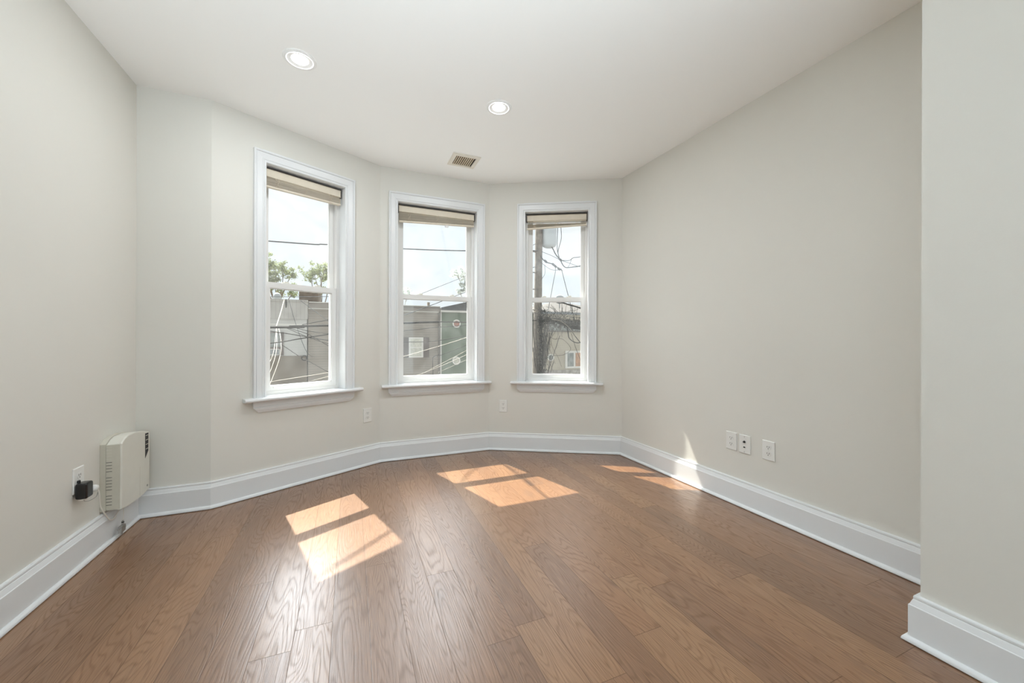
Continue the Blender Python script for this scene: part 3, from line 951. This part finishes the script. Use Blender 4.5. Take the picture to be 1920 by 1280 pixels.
# green house
h3 = house('green_house', 3.85, 8.3, 2.4, 9, None, 'dark green sided house with two small round windows')
hpart(MB().box(3.85, 8.3, FY + 0.02, FY + 9, GB, 2.34), 'wall', M_green_sid, h3)
hpart(MB().loft([[(3.85, y, 2.40), (3.85, y, 2.52), (6.2, y, 3.10), (8.42, y, 2.52), (8.42, y, 2.40)] for y in (FY - 0.25, FY + 9)]), 'roof', M_roof, h3)
hpart(MB().box(3.84, 8.3, FY - 0.22, FY + 0.02, 2.32, 2.40), 'eave', M_trimo, h3)
hpart(MB().box(3.855, 3.905, FY - 0.04, FY + 0.02, GB, 2.34), 'corner_board', M_trimo, h3)
def porthole(root, x, z, r, mg):
    n = 28
    ring = []
    for rr, y in ((r, FY + 0.03), (r, FY - 0.04), (r * 0.72, FY - 0.04), (r * 0.72, FY + 0.03)):
        ring.append([(x + rr * math.cos(2 * math.pi * k / n), y, z + rr * math.sin(2 * math.pi * k / n)) for k in range(n)])
    o = hpart(MB().loft(ring, cap=False), 'round_window', M_trimo, root)
    b = MB().loft([[(x + r * 0.73 * math.cos(2 * math.pi * k / n), y, z + r * 0.73 * math.sin(2 * math.pi * k / n)) for k in range(n)] for y in (FY + 0.0, FY + 0.02)])
    l = root.location
    b.v = [(a - l.x, c - l.y, e - l.z) for a, c, e in b.v]
    b.build('pane', mg, o)
porthole(h3, 4.63, 1.79, 0.195, M_red)
porthole(h3, 4.62, 0.03, 0.195, M_curtain)
# beige house
h4 = house('beige_house', 8.9, 15.0, 2.5, 9, None, 'beige sided house with a tan hip roof, behind the utility pole')
hpart(MB().box(8.9, 15.0, FY + 0.02, FY + 9, -0.57, 2.45), 'wall', M_beige_sid, h4)
hpart(MB().box(8.9, 15.0, FY, FY + 9, GB, -0.57), 'foundation', M_stone, h4)
rb = MB()
e = [(8.5, FY - 0.35, 2.46), (15.4, FY - 0.35, 2.46), (15.4, FY + 9.3, 2.46), (8.5, FY + 9.3, 2.46)]
rb.add(e + [(11.6, FY + 3.2, 3.36), (12.3, FY + 3.2, 3.36)], [(0, 1, 5, 4), (1, 2, 5), (2, 3, 4, 5), (3, 0, 4), (3, 2, 1, 0)])
hpart(rb, 'roof', M_roof2, h4)
hpart(MB().box(8.5, 15.4, FY - 0.42, FY - 0.35, 2.36, 2.48), 'gutter', M_galv, h4)
hpart(MB().box(8.88, 15.0, FY - 0.33, FY + 0.02, 2.12, 2.36), 'fascia', M_beige_sid, h4)
wn = hpart(MB().box(9.5, 14.6, FY - 0.05, FY + 0.05, 1.45, 2.08), 'upper_window_band', M_pipe, h4)
l4 = h4.location
for a in (9.6, 10.3, 11.0, 11.75, 12.5, 13.2):
    sub((a, a + 0.6, FY - 0.06, FY - 0.04, 1.52, 2.02), 'pane', M_wglass, wn, l4)
wn = hpart(MB().box(10.58, 12.0, FY - 0.06, FY + 0.05, -0.50, 0.44), 'window', M_trimo, h4)
for a, b_, m in ((10.70, 11.08, M_wglass), (11.20, 11.88, M_orange)):
    sub((a, b_, FY - 0.07, FY - 0.05, -0.40, 0.33), 'pane', m, wn, l4)
porthole(h4, 9.71, 0.10, 0.19, M_wglass)
dr = tag(empty('satellite_dish', (10.4, FY + 0.3, 2.6)), 'small grey satellite dish on the roof of the beige house', 'satellite dish')
mb = MB()
rr_ = []
for k in range(6):
    a = k / 5
    rr_.append([(0.0 + 0.31 * a * math.cos(2 * math.pi * q / 24), -0.12 + 0.10 * a * a, 0.62 + 0.24 * a * math.sin(2 * math.pi * q / 24)) for q in range(24)])
for k in range(5, 0, -1):
    a = k / 5
    rr_.append([(x, y + 0.012, z) for x, y, z in rr_[k]])
mb.loft(rr_[::1], cap=True)
mb.build('dish', M_galv, dr, smooth=True)
MB().tube([(0, 0, 0.14), (0, 0, 0.45), (0, -0.08, 0.6)], 0.025, 8).build('mast', M_galv, dr)

# ---- utility pole, transformer
pr2 = tag(empty('utility_pole', (6.72, 13.5, GZ)), 'tall weathered wooden utility pole in front of the beige house', 'utility pole')
MB().tube([(-0.10, 0, 0), (-0.06, 0, 3.5), (0.0, 0, 6.4), (0.03, 0, 9.2), (0.05, 0, 11.5)], [0.17, 0.165, 0.155, 0.14, 0.125], 16).build('shaft', M_wood, pr2, smooth=True)
mb = MB().box(-1.2, 1.2, -0.22, -0.12, 10.4, 10.52)
mb.build('crossarm', M_wood, pr2)
for x in (-1.05, -0.4, 0.4, 1.05):
    MB().lathe([(0.02, 10.52), (0.03, 10.56), (0.05, 10.6), (0.03, 10.64), (0.05, 10.68), (0.0, 10.72)], 10, (x, -0.17)).build('insulator', M_galv, pr2)
for z in (8.15, 7.35, 6.7, 5.9):
    MB().tube([(-0.02, -0.0, z), (-0.26, -0.05, z)], 0.02, 6).build('step_bolt', M_pipe, pr2)
trn = tag(empty('pole_transformer', (7.17, 13.45, 4.68)), 'grey drum transformer hanging on the utility pole', 'transformer')
MB().lathe([(0.0, -0.03), (0.16, -0.015), (0.25, 0.03), (0.285, 0.10), (0.29, 0.2), (0.29, 1.15), (0.27, 1.2)], 32).build('tank', M_tank, trn, smooth=True)
MB().lathe([(0.31, 1.2), (0.31, 1.25), (0.20, 1.30), (0.0, 1.32)], 32).build('lid', M_tank, trn)
for x in (-0.1, 0.1):
    MB().lathe([(0.03, 1.3), (0.05, 1.34), (0.03, 1.38), (0.05, 1.42), (0.03, 1.46), (0.0, 1.5)], 10, (x, 0)).build('bushing', M_galv, trn)
MB().box(-0.30, -0.2, -0.05, 0.05, 0.3, 0.9).build('hanger_bracket', M_galv, trn)

# ---- cables
def cable(name, pts, r, m, label, sag=0.0, jitter=0.0, seed=0, grp=None):
    rr = random.Random(seed)
    if len(pts) == 2 and sag:
        a, b = Vector(pts[0]), Vector(pts[1])
        pts = [a.lerp(b, k / 16) - Vector((0, 0, sag * 4 * (k / 16) * (1 - k / 16))) for k in range(17)]
    else:
        pts = smooth_pts(pts, 6)
    if jitter:
        pts = [p + Vector((rr.uniform(-1, 1), rr.uniform(-1, 1), rr.uniform(-1, 1))) * jitter for p in pts]
    o = MB().tube(pts, r, 6).build(name, m)
    return tag(o, label, 'cable', grp)

G1 = 'thin dark street wires seen in the left bay window'
G2 = 'thin street wires seen in the middle bay window'
G3 = 'tangled wires around the utility pole'
cable('overhead_cable', [(-14, 13.5, 3.9), (-2.34, 13.5, 3.99), (-0.71, 13.5, 4.04), (1.6, 13.5, 4.12), (3.78, 13.5, 4.25), (6.75, 13.4, 4.5)], 0.022, M_cableg, 'single dark wire high across the sky above the row houses')
cable('cable_bundle', [(-14, 13.5, 1.2), (-2.33, 13.5, 1.40), (-1.75, 13.5, 1.44), (-0.69, 13.5, 1.48), (1.59, 13.5, 1.60), (2.84, 13.5, 1.67)], 0.036, M_cable, 'thickest black cable bundle running level in front of the row houses', jitter=0.004, seed=3)
cable('cable_bundle', [(2.80, 13.5, 1.67), (3.79, 13.5, 1.675), (5.4, 13.45, 1.72), (6.70, 13.38, 1.80)], 0.018, M_cable, 'black cable continuing level across the green house to the utility pole')
cable('service_drop', [(-2.49, 17.85, 2.62), (-2.42, 16.6, 2.05), (-2.36, 15.3, 1.50)], 0.017, M_cablel, 'pale twisted service drop falling from the white row house roof')
for k, (a, b, c, lab) in enumerate((((-2.36, 15.3, 1.50), (-2.12, 13.2, 0.62), (-2.2, 12.0, 0.05), 'pale wire fanning down from the service drop, steep and closest to the window frame'),
                                    ((-2.36, 15.3, 1.50), (-2.02, 13.0, 0.62), (-2.09, 11.6, -0.25), 'pale wire fanning down from the service drop, middle one of three'),
                                    ((-2.30, 15.3, 1.48), (-1.90, 13.0, 0.62), (-2.06, 11.2, -0.60), 'pale wire fanning down from the service drop, the one farthest from the frame'))):
    cable('service_wire', [a, b, c], 0.008, M_cablel, lab, grp='pale service wires in the left bay window')
cable('street_wire', [(-1.40, 13.5, 1.50), (-1.30, 13.5, 1.52), (-0.69, 13.5, 1.66), (0.6, 13.5, 1.95)], 0.012, M_cable, 'thin dark wire rising away from the thick cable bundle toward the taupe house', grp=G1)
cable('street_wire', [(-3.2, 13.4, 0.88), (-2.33, 13.4, 0.92), (-1.92, 13.4, 0.97), (-1.47, 13.4, 1.06), (-0.69, 13.4, 1.20), (0.5, 13.4, 1.36)], 0.017, M_cable, 'sagging black wire rising to the right below the thick cable bundle', grp=G1)
cable('street_wire', [(-3.0, 13.45, 1.38), (-2.33, 13.45, 1.30), (-1.75, 13.45, 1.21), (-1.30, 13.45, 1.13), (-0.69, 13.45, 1.02), (0.6, 13.45, 0.9)], 0.013, M_cable, 'black wire sloping gently down to the right under the cable bundle', grp=G1)
cable('street_wire', [(-1.80, 13.5, 1.40), (-1.23, 13.5, 1.20), (-0.69, 13.5, 0.86), (0.2, 13.5, 0.4)], 0.009, M_cable, 'thin wire dropping steeply right out of the cable bundle splice', grp=G1)
cable('street_wire', [(-1.66, 13.5, 1.42), (-1.2, 13.5, 1.30), (-0.69, 13.5, 1.235), (0.3, 13.5, 1.2)], 0.009, M_cable, 'thin wire leaving the cable bundle splice at the flattest slope', grp=G1)
cable('street_wire', [(-1.80, 13.5, 1.38), (-1.25, 13.5, 1.12), (-0.69, 13.5, 0.92), (0.2, 13.5, 0.75)], 0.008, M_cable, 'thin wire fanning from the cable bundle splice between two others', grp=G1)
cable('street_wire', [(-2.08, 16, 2.46), (-1.87, 16, 1.62), (-1.53, 16, 0.62), (-1.45, 18.0, 0.3)], 0.009, M_cableg, 'hair thin wire slanting down across the white row house band', grp=G1)
cable('street_wire', [(-1.97, 13.6, 0.89), (-1.51, 13.6, 0.53)], 0.010, M_cable, 'short dark wire slanting across the white siding above the brown wall', grp=G1)
cable('street_wire', [(-1.70, 16.5, 0.30), (-1.41, 15, 0.32), (-0.89, 15, -0.01), (0.2, 15, -0.7)], 0.010, M_cable, 'dark wire slanting down over the lower taupe siding', grp=G1)
cable('street_wire', [(-1.72, 16, 2.46), (-0.93, 16, 1.83), (0.0, 16, 1.1)], 0.009, M_cableg, 'thin wire slanting down from the roof edge over the taupe siding', grp=G1)
cable('street_wire', [(-4.0, 16, 2.52), (-2.77, 16, 2.55), (-0.82, 16, 2.64), (0.5, 16, 2.75)], 0.010, M_cableg, 'thin grey wire crossing in front of the chimney and roof vent', grp=G1)
cable('service_wire', [(-3.0, 12, -0.28), (-2.07, 12, -0.10), (-0.61, 12, 0.11), (0.6, 12, 0.32)], 0.008, M_cablel, 'pale wire crossing low in front of the brown brick base')
cl = MB()
for k in range(4):
    cl.tube([(-1.76 + (0.085 + 0.008 * k) * math.cos(t * 0.35), 17.78 + 0.012 * k, 0.27 + (0.085 + 0.006 * k) * math.sin(t * 0.35)) for t in range(19)], 0.013, 6)
tag(cl.build('cable_coil', M_cable), 'dark coil of spare cable on the corner of the brown wall', 'cable')
cable('service_wire', [(1.2, 15, 1.72), (1.77, 15, 1.94), (2.15, 15, 2.08), (2.46, 15, 2.21), (3.0, 15, 2.43), (4.6, 15, 3.1), (6.64, 13.45, 3.9)], 0.013, M_cableg, 'dark wire slanting up in front of the roof vent pipe of the taupe house', grp=G2)
cable('service_wire', [(1.9, 15, 2.55), (2.46, 15, 2.79), (4.18, 15, 3.57), (5.2, 14.6, 4.05), (6.66, 13.45, 4.8)], 0.009, M_cableg, 'thin wire slanting up through the open sky toward the pole', grp=G2)
cable('street_wire', [(0.6, 13.5, 1.25), (1.93, 13.5, 1.37), (2.81, 13.5, 1.48), (4.4, 13.5, 1.6)], 0.009, M_cable, 'thin dark wire just under the thick bundle over taupe siding', grp=G2)
cable('street_wire', [(0.6, 13.5, 0.95), (1.6, 13.5, 0.96), (2.53, 13.5, 0.98), (3.46, 13.5, 1.12), (5.0, 13.5, 1.45)], 0.010, M_cable, 'thin dark wire crossing the shuttered window upper half', grp=G2)
cable('service_wire', [(-1.0, 12, -0.1), (1.43, 12, 0.53), (2.04, 12, 0.70), (3.24, 12, 1.06), (5.0, 12.6, 1.62), (6.56, 13.40, 2.15)], 0.008, M_cablel, 'bright pale wire slanting up across the shuttered window', grp=G2)
cable('service_wire', [(1.85, 12, -0.05), (2.56, 12, 0.21), (3.36, 12, 0.54), (4.6, 12, 1.1)], 0.006, M_cablel, 'pale wire slanting up across the lower round window', grp=G2)
cable('service_wire', [(2.25, 12, 0.12), (3.36, 12, 0.67), (4.6, 12, 1.35)], 0.006, M_cablel, 'pale wire slanting up just above the lower round window', grp=G2)
cable('service_wire', [(2.5, 12, 0.02), (2.98, 12, 0.22), (4.6, 12, 0.9)], 0.004, M_cablel, 'faint pale wire below the lower round window', grp=G2)
cable('service_wire', [(2.3, 12, 0.47), (3.16, 12, 0.77), (4.4, 12, 1.3)], 0.006, M_cable, 'faint dark wire between the two round windows', grp=G2)
cable('conduit_wire', [(3.50, 17.9, -0.9), (3.50, 17.9, -0.58), (3.49, 17.9, 0.14), (3.60, 17.9, 0.27), (3.78, 17.9, 0.33)], 0.012, M_cable, 'dark conduit dropping down the taupe siding beside the downspout')
# around the pole
K3 = [
 ([(7.15, 13.35, 4.75), (7.23, 13.3, 4.64), (7.40, 13.3, 4.37), (7.58, 13.3, 4.20), (7.71, 13.3, 4.00), (7.85, 13.3, 3.91), (8.14, 13.3, 3.95), (8.47, 13.3, 4.02), (9.3, 13.3, 4.3)], 0.022, M_cableg, 'thick grey wire leaving the transformer bottom and sagging to the right'),
 ([(7.48, 13.3, 5.9), (7.47, 13.3, 5.4), (7.45, 13.3, 4.67), (7.50, 13.3, 4.40), (7.58, 13.3, 4.20)], 0.013, M_cableg, 'grey wire hanging straight down beside the transformer'),
 ([(7.60, 13.3, 5.9), (7.62, 13.3, 5.42), (7.63, 13.3, 5.03), (7.49, 13.3, 4.51), (7.55, 13.3, 4.25)], 0.013, M_cableg, 'grey wire hanging with a bend, the farther one from the transformer'),
 ([(7.60, 13.3, 4.18), (7.98, 13.3, 4.20), (8.2, 13.3, 4.33), (8.47, 13.3, 4.38), (9.3, 13.3, 4.6)], 0.014, M_cableg, 'grey wire rising right from the wire knot below the transformer'),
 ([(7.61, 13.3, 4.18), (7.95, 13.3, 4.11), (8.47, 13.3, 3.99), (9.2, 13.3, 3.9)], 0.011, M_cableg, 'grey wire falling right from the wire knot below the transformer'),
 ([(7.93, 13.3, 3.93), (8.02, 13.3, 4.05), (8.12, 13.3, 4.31)], 0.010, M_cableg, 'short grey jumper wire between the two right hand wires'),
 ([(6.72, 13.3, 4.28), (6.91, 13.3, 4.08), (7.27, 13.3, 3.99), (7.53, 13.3, 3.85), (7.68, 13.3, 3.78)], 0.020, M_cableg, 'lumpy grey cable with splices leaving the pole below the transformer'),
 ([(6.75, 13.3, 4.45), (7.19, 13.3, 4.33), (7.55, 13.3, 4.20)], 0.010, M_cableg, 'thin straight wire from the pole to the wire knot'),
 ([(6.72, 13.3, 4.04), (7.04, 13.3, 3.84), (7.27, 13.3, 3.77), (7.6, 13.3, 3.80)], 0.009, M_cableg, 'thin wire sagging below the spliced cable'),
 ([(7.37, 13.3, 3.90), (7.37, 13.3, 3.70), (7.30, 13.3, 3.38), (7.17, 13.3, 2.73), (7.02, 13.3, 2.0)], 0.011, M_cableg, 'wire falling left from the spliced cable toward the vine'),
 ([(7.60, 13.3, 3.86), (7.66, 13.3, 3.78), (7.77, 13.3, 3.41), (7.96, 13.3, 2.79), (8.15, 13.3, 2.2)], 0.012, M_cableg, 'wire falling right from the spliced cable past the satellite dish'),
 ([(6.9, 13.3, 3.95), (6.91, 13.3, 3.60), (6.74, 13.32, 3.34)], 0.008, M_cableg, 'short slack wire looping back to the pole'),
 ([(7.5, 13.3, 2.62), (7.67, 13.3, 2.53), (8.01, 13.3, 2.44), (8.26, 13.3, 2.39), (8.54, 13.3, 2.32), (9.3, 13.3, 2.1)], 0.030, M_cable, 'black cable crossing the roof of the beige house'),
 ([(6.70, 13.3, 1.84), (6.91, 13.3, 1.80), (7.35, 13.3, 1.82), (7.71, 13.3, 1.70), (7.95, 13.3, 1.60), (8.6, 13.3, 1.5)], 0.075, M_cable, 'thick black cable trunk wrapped in vine beside the pole'),
 ([(7.14, 13.15, 1.83), (7.45, 13.15, 1.80), (7.74, 13.15, 1.66), (8.01, 13.15, 1.43), (8.2, 13.15, 1.2)], 0.009, M_cablel, 'pale frayed wire along the thick cable trunk'),
 ([(7.90, 13.3, 1.60), (7.95, 13.3, 1.35), (8.01, 13.3, 1.11), (8.26, 13.3, 0.95), (8.54, 13.3, 0.94), (9.0, 13.3, 1.1)], 0.020, M_cable, 'black cable loop drooping below the thick trunk'),
 ([(8.1, 13.3, 1.55), (8.2, 13.3, 1.30), (8.54, 13.3, 0.92), (9.0, 13.3, 0.5)], 0.018, M_cable, 'black cable slanting down right above the beige house window'),
 ([(6.97, 13.3, 1.6), (6.97, 13.3, 1.39), (7.03, 13.3, 0.77), (6.86, 13.3, 0.0), (6.8, 13.3, -0.6)], 0.009, M_cable, 'thin wire hanging along the vine beside the pole'),
 ([(8.0, 15, 1.25), (8.06, 15, 1.17), (8.29, 15, 1.07), (8.69, 15, 1.07), (9.11, 15, 0.64), (9.6, 16.5, 0.3), (9.9, 18.0, 0.2)], 0.009, M_cable, 'thin wire kinked across the beige siding'),
 ([(8.1, 13.3, 1.3), (8.26, 13.3, 0.85), (8.51, 13.3, 0.28), (8.8, 13.3, -0.4)], 0.009, M_cable, 'thin wire falling across the rust curtained window'),
]
for k, (p_, r_, m_, lab) in enumerate(K3):
    cable('pole_wire', p_, r_, m_, lab, grp=G3, jitter=0.004 if r_ > 0.02 else 0.0, seed=k)
for (x, z, w_) in ((6.93, 4.08, 0.07), (7.27, 3.98, 0.06), (7.36, 3.92, 0.055), (7.52, 3.83, 0.065), (7.59, 4.19, 0.06)):
    o = MB().tube([(x - w_, 13.28, z + w_ * 0.7), (x - w_ * 0.4, 13.28, z + w_ * 0.3), (x + w_ * 0.4, 13.28, z - w_ * 0.3), (x + w_, 13.28, z - w_ * 0.7)], [0.02, 0.045, 0.045, 0.02], 8).build('cable_splice', M_cableg)
    tag(o, 'small dark lump of a cable splice below the transformer', 'splice', 'cable splices below the transformer')

# service lines of this house: they pass above the bay and throw the thin shadows on the sunny floor
cable('house_service_line', [(-2.6, 4.9, 5.95), (-1.6, 4.65, 4.85), (-0.92, 4.6, 4.11), (-0.49, 4.6, 3.64), (-0.30, 4.58, 3.44), (-0.05, 4.2, 3.1), (0.25, 3.86, 2.70)], 0.011, M_cable, 'black service line above the bay shading the sunny patch by the left wall')
cable('house_service_line', [(-2.4, 5.4, 7.9), (-1.5, 5.8, 6.75), (-0.19, 6.0, 4.93), (0.06, 6.0, 4.58), (0.5, 5.4, 3.6), (0.7, 3.86, 2.70)], 0.009, M_cable, 'thin service line above the bay shading the middle sunny patch')

# ---- dead vine climbing the pole
M_vine = mat('dead_vine', (0.07, 0.06, 0.05, 1), 0.9, noise=0.4, nscale=6)
M_vleaf = mat('withered_vine_leaf', (0.05, 0.044, 0.036, 1), 0.9, noise=0.5, nscale=5)
vr_ = tag(empty('climbing_vine', (6.7, 13.4, GZ)), 'dark withered vine climbing the utility pole and hanging along the cables', 'vine')
r = random.Random(11)
mb = MB()
def wander(p, d, n, step, turn, rad):
    p = Vector(p); d = Vector(d).normalized()
    out = [p.copy()]
    for _ in range(n):
        d = (d + Vector((r.uniform(-1, 1), r.uniform(-0.5, 0.5), r.uniform(-1, 1))) * turn).normalized()
        p = p + d * step
        out.append(p.copy())
    mb.tube(out, rad, 4)
for k in range(26):
    wander((r.uniform(-0.15, 0.25), -0.2, r.uniform(0, 3)), (r.uniform(-0.06, 0.06), 0, 1), 14, 0.2, 0.09, 0.014)
for k in range(64):
    wander((r.uniform(0.15, 1.7), r.uniform(-0.25, 0.0), r.uniform(5.2, 5.8)), (r.uniform(-1, 1), 0, r.uniform(-0.25, 1.0)), 9, 0.085, 0.45, 0.007)
for k in range(14):
    wander((r.uniform(0.15, 0.5), -0.15, r.uniform(5.0, 5.6)), (r.uniform(-0.2, 0.2), 0, -1), 16, 0.10, 0.2, 0.006)
mb.build('stem_tangle', M_vine, vr_)
mb = MB()
def leaf(m_, p, s, rr):
    a = Vector((rr.gauss(0, 1), rr.gauss(0, 1), rr.gauss(0, 1))).normalized()
    b = a.cross(Vector((rr.gauss(0, 1), rr.gauss(0, 1), rr.gauss(0, 1)))).normalized()
    p = Vector(p)
    m_.add([p - a * s, p + b * s * 0.45, p + a * s, p - b * s * 0.45], [(0, 1, 2, 3)])
for k in range(2200):
    t = r.random()
    leaf(mb, (r.gauss(0.10, 0.10), r.uniform(-0.28, -0.1), r.uniform(1.5, 5.9)), r.uniform(0.02, 0.05), r)
for k in range(1800):
    x = r.uniform(0.0, 1.9)
    leaf(mb, (x, r.uniform(-0.25, 0.05), 5.55 - 0.10 * x + r.gauss(0, 0.12)), r.uniform(0.02, 0.045), r)
mb.build('withered_leaves', M_vleaf, vr_)['kind'] = 'stuff'

# ---- trees beyond the roofs
def leaf_mat(name, c):
    m = bpy.data.materials.new(name)
    m.use_nodes = True
    n = m.node_tree
    n.nodes.clear()
    o = n.nodes.new('ShaderNodeOutputMaterial')
    d = n.nodes.new('ShaderNodeBsdfDiffuse')
    t = n.nodes.new('ShaderNodeBsdfTranslucent')
    x = n.nodes.new('ShaderNodeMixShader')
    x.inputs[0].default_value = 0.45
    tcx = n.nodes.new('ShaderNodeTexCoord')
    nz = n.nodes.new('ShaderNodeTexNoise'); nz.inputs['Scale'].default_value = 1.3
    cr_ = n.nodes.new('ShaderNodeValToRGB')
    cr_.color_ramp.elements[0].position = 0.35; cr_.color_ramp.elements[0].color = (c[0] * 0.7, c[1] * 0.7, c[2] * 0.7, 1)
    cr_.color_ramp.elements[1].position = 0.65; cr_.color_ramp.elements[1].color = (c[0] * 1.25, c[1] * 1.25, c[2] * 1.25, 1)
    n.links.new(tcx.outputs['Object'], nz.inputs['Vector'])
    n.links.new(nz.outputs['Fac'], cr_.inputs['Fac'])
    for q in (d, t):
        n.links.new(cr_.outputs['Color'], q.inputs['Color'])
    n.links.new(d.outputs[0], x.inputs[1]); n.links.new(t.outputs[0], x.inputs[2])
    n.links.new(x.outputs[0], o.inputs['Surface'])
    return m
M_leafg = leaf_mat('summer_leaves', (0.21, 0.235, 0.125))
M_leafp = leaf_mat('haze_tinted_leaves', (0.50, 0.53, 0.50))  # pale colour puts the bright distance haze into the leaves
M_barkp = mat('haze_tinted_bark', (0.34, 0.34, 0.32, 1), 0.9, noise=0.2, nscale=5)  # bark paled too, with the haze put into its colour
M_bark = mat('tree_bark', (0.16, 0.13, 0.10, 1), 0.9, noise=0.3, nscale=5)
def tree(x, y, blobs, label, m_leaf, seed, n_per=760, size=0.095, m_bark=None):
    rr = random.Random(seed)
    root = tag(empty('broadleaf_tree', (x, y, GB)), label, 'tree', 'trees beyond the roofs')
    mb = MB()
    top = max(b[1] for b in blobs) - GB
    mb.tube([(0, 0, 0), (0.05, 0, top * 0.25), (-0.05, 0, top * 0.5), (0.0, 0, top * 0.72)], [0.24, 0.20, 0.15, 0.09], 10)
    for bx, bz, br in blobs:
        f = rr.uniform(0.45, 0.68)
        a = Vector((0, 0, top * f))
        b = Vector((bx - x, 0, bz - GB))
        mid = a.lerp(b, 0.5) + Vector((rr.uniform(-0.2, 0.2), rr.uniform(-0.3, 0.3), 0.1))
        mb.tube([a, mid, b], [0.07, 0.045, 0.015], 6)
        for _ in range(5):
            e = b + Vector((rr.gauss(0, br * 0.5), rr.gauss(0, br * 0.5), rr.gauss(0, br * 0.45)))
            mb.tube([mid.lerp(b, rr.uniform(0.3, 0.9)), (b + e) / 2 + Vector((0, 0, 0.05)), e], [0.02, 0.012, 0.006], 4)
    mb.build('trunk', m_bark or M_bark, root)
    mb = MB()
    for bx, bz, br in blobs:
        # several small clumps per blob leave gaps of sky
        cl_ = [Vector((bx - x + rr.gauss(0, br * 0.45), rr.gauss(0, br * 0.6), bz - GB + rr.gauss(0, br * 0.38))) for _ in range(11)]
        for k in range(int(n_per * max(br, 0.5))):
            c = rr.choice(cl_)
            leaf(mb, c + Vector((rr.gauss(0, br * 0.17), rr.gauss(0, br * 0.17), rr.gauss(0, br * 0.12))), rr.uniform(0.6, 1.3) * size, rr)
    mb.build('foliage', m_leaf, root)['kind'] = 'stuff'
tree(-6.0, 40, [(-7.3, 8.2, 0.7), (-7.0, 7.1, 0.9), (-6.3, 7.4, 0.7), (-5.6, 7.3, 0.8), (-5.0, 6.9, 0.7), (-6.4, 6.2, 0.7), (-5.9, 5.3, 0.8), (-4.9, 5.2, 0.6), (-7.2, 5.6, 0.8)], 'airy green tree over the white row house, the one nearer the left wall', M_leafg, 21)
tree(-2.6, 39, [(-2.2, 7.6, 0.8), (-3.2, 7.2, 0.75), (-2.5, 6.7, 0.8), (-3.4, 6.5, 0.5), (-1.8, 6.6, 0.8), (-2.7, 5.4, 0.5), (-3.7, 5.2, 0.6), (-1.6, 5.6, 0.5)], 'denser green tree beside the chimney, behind the taupe house', M_leafg, 22)
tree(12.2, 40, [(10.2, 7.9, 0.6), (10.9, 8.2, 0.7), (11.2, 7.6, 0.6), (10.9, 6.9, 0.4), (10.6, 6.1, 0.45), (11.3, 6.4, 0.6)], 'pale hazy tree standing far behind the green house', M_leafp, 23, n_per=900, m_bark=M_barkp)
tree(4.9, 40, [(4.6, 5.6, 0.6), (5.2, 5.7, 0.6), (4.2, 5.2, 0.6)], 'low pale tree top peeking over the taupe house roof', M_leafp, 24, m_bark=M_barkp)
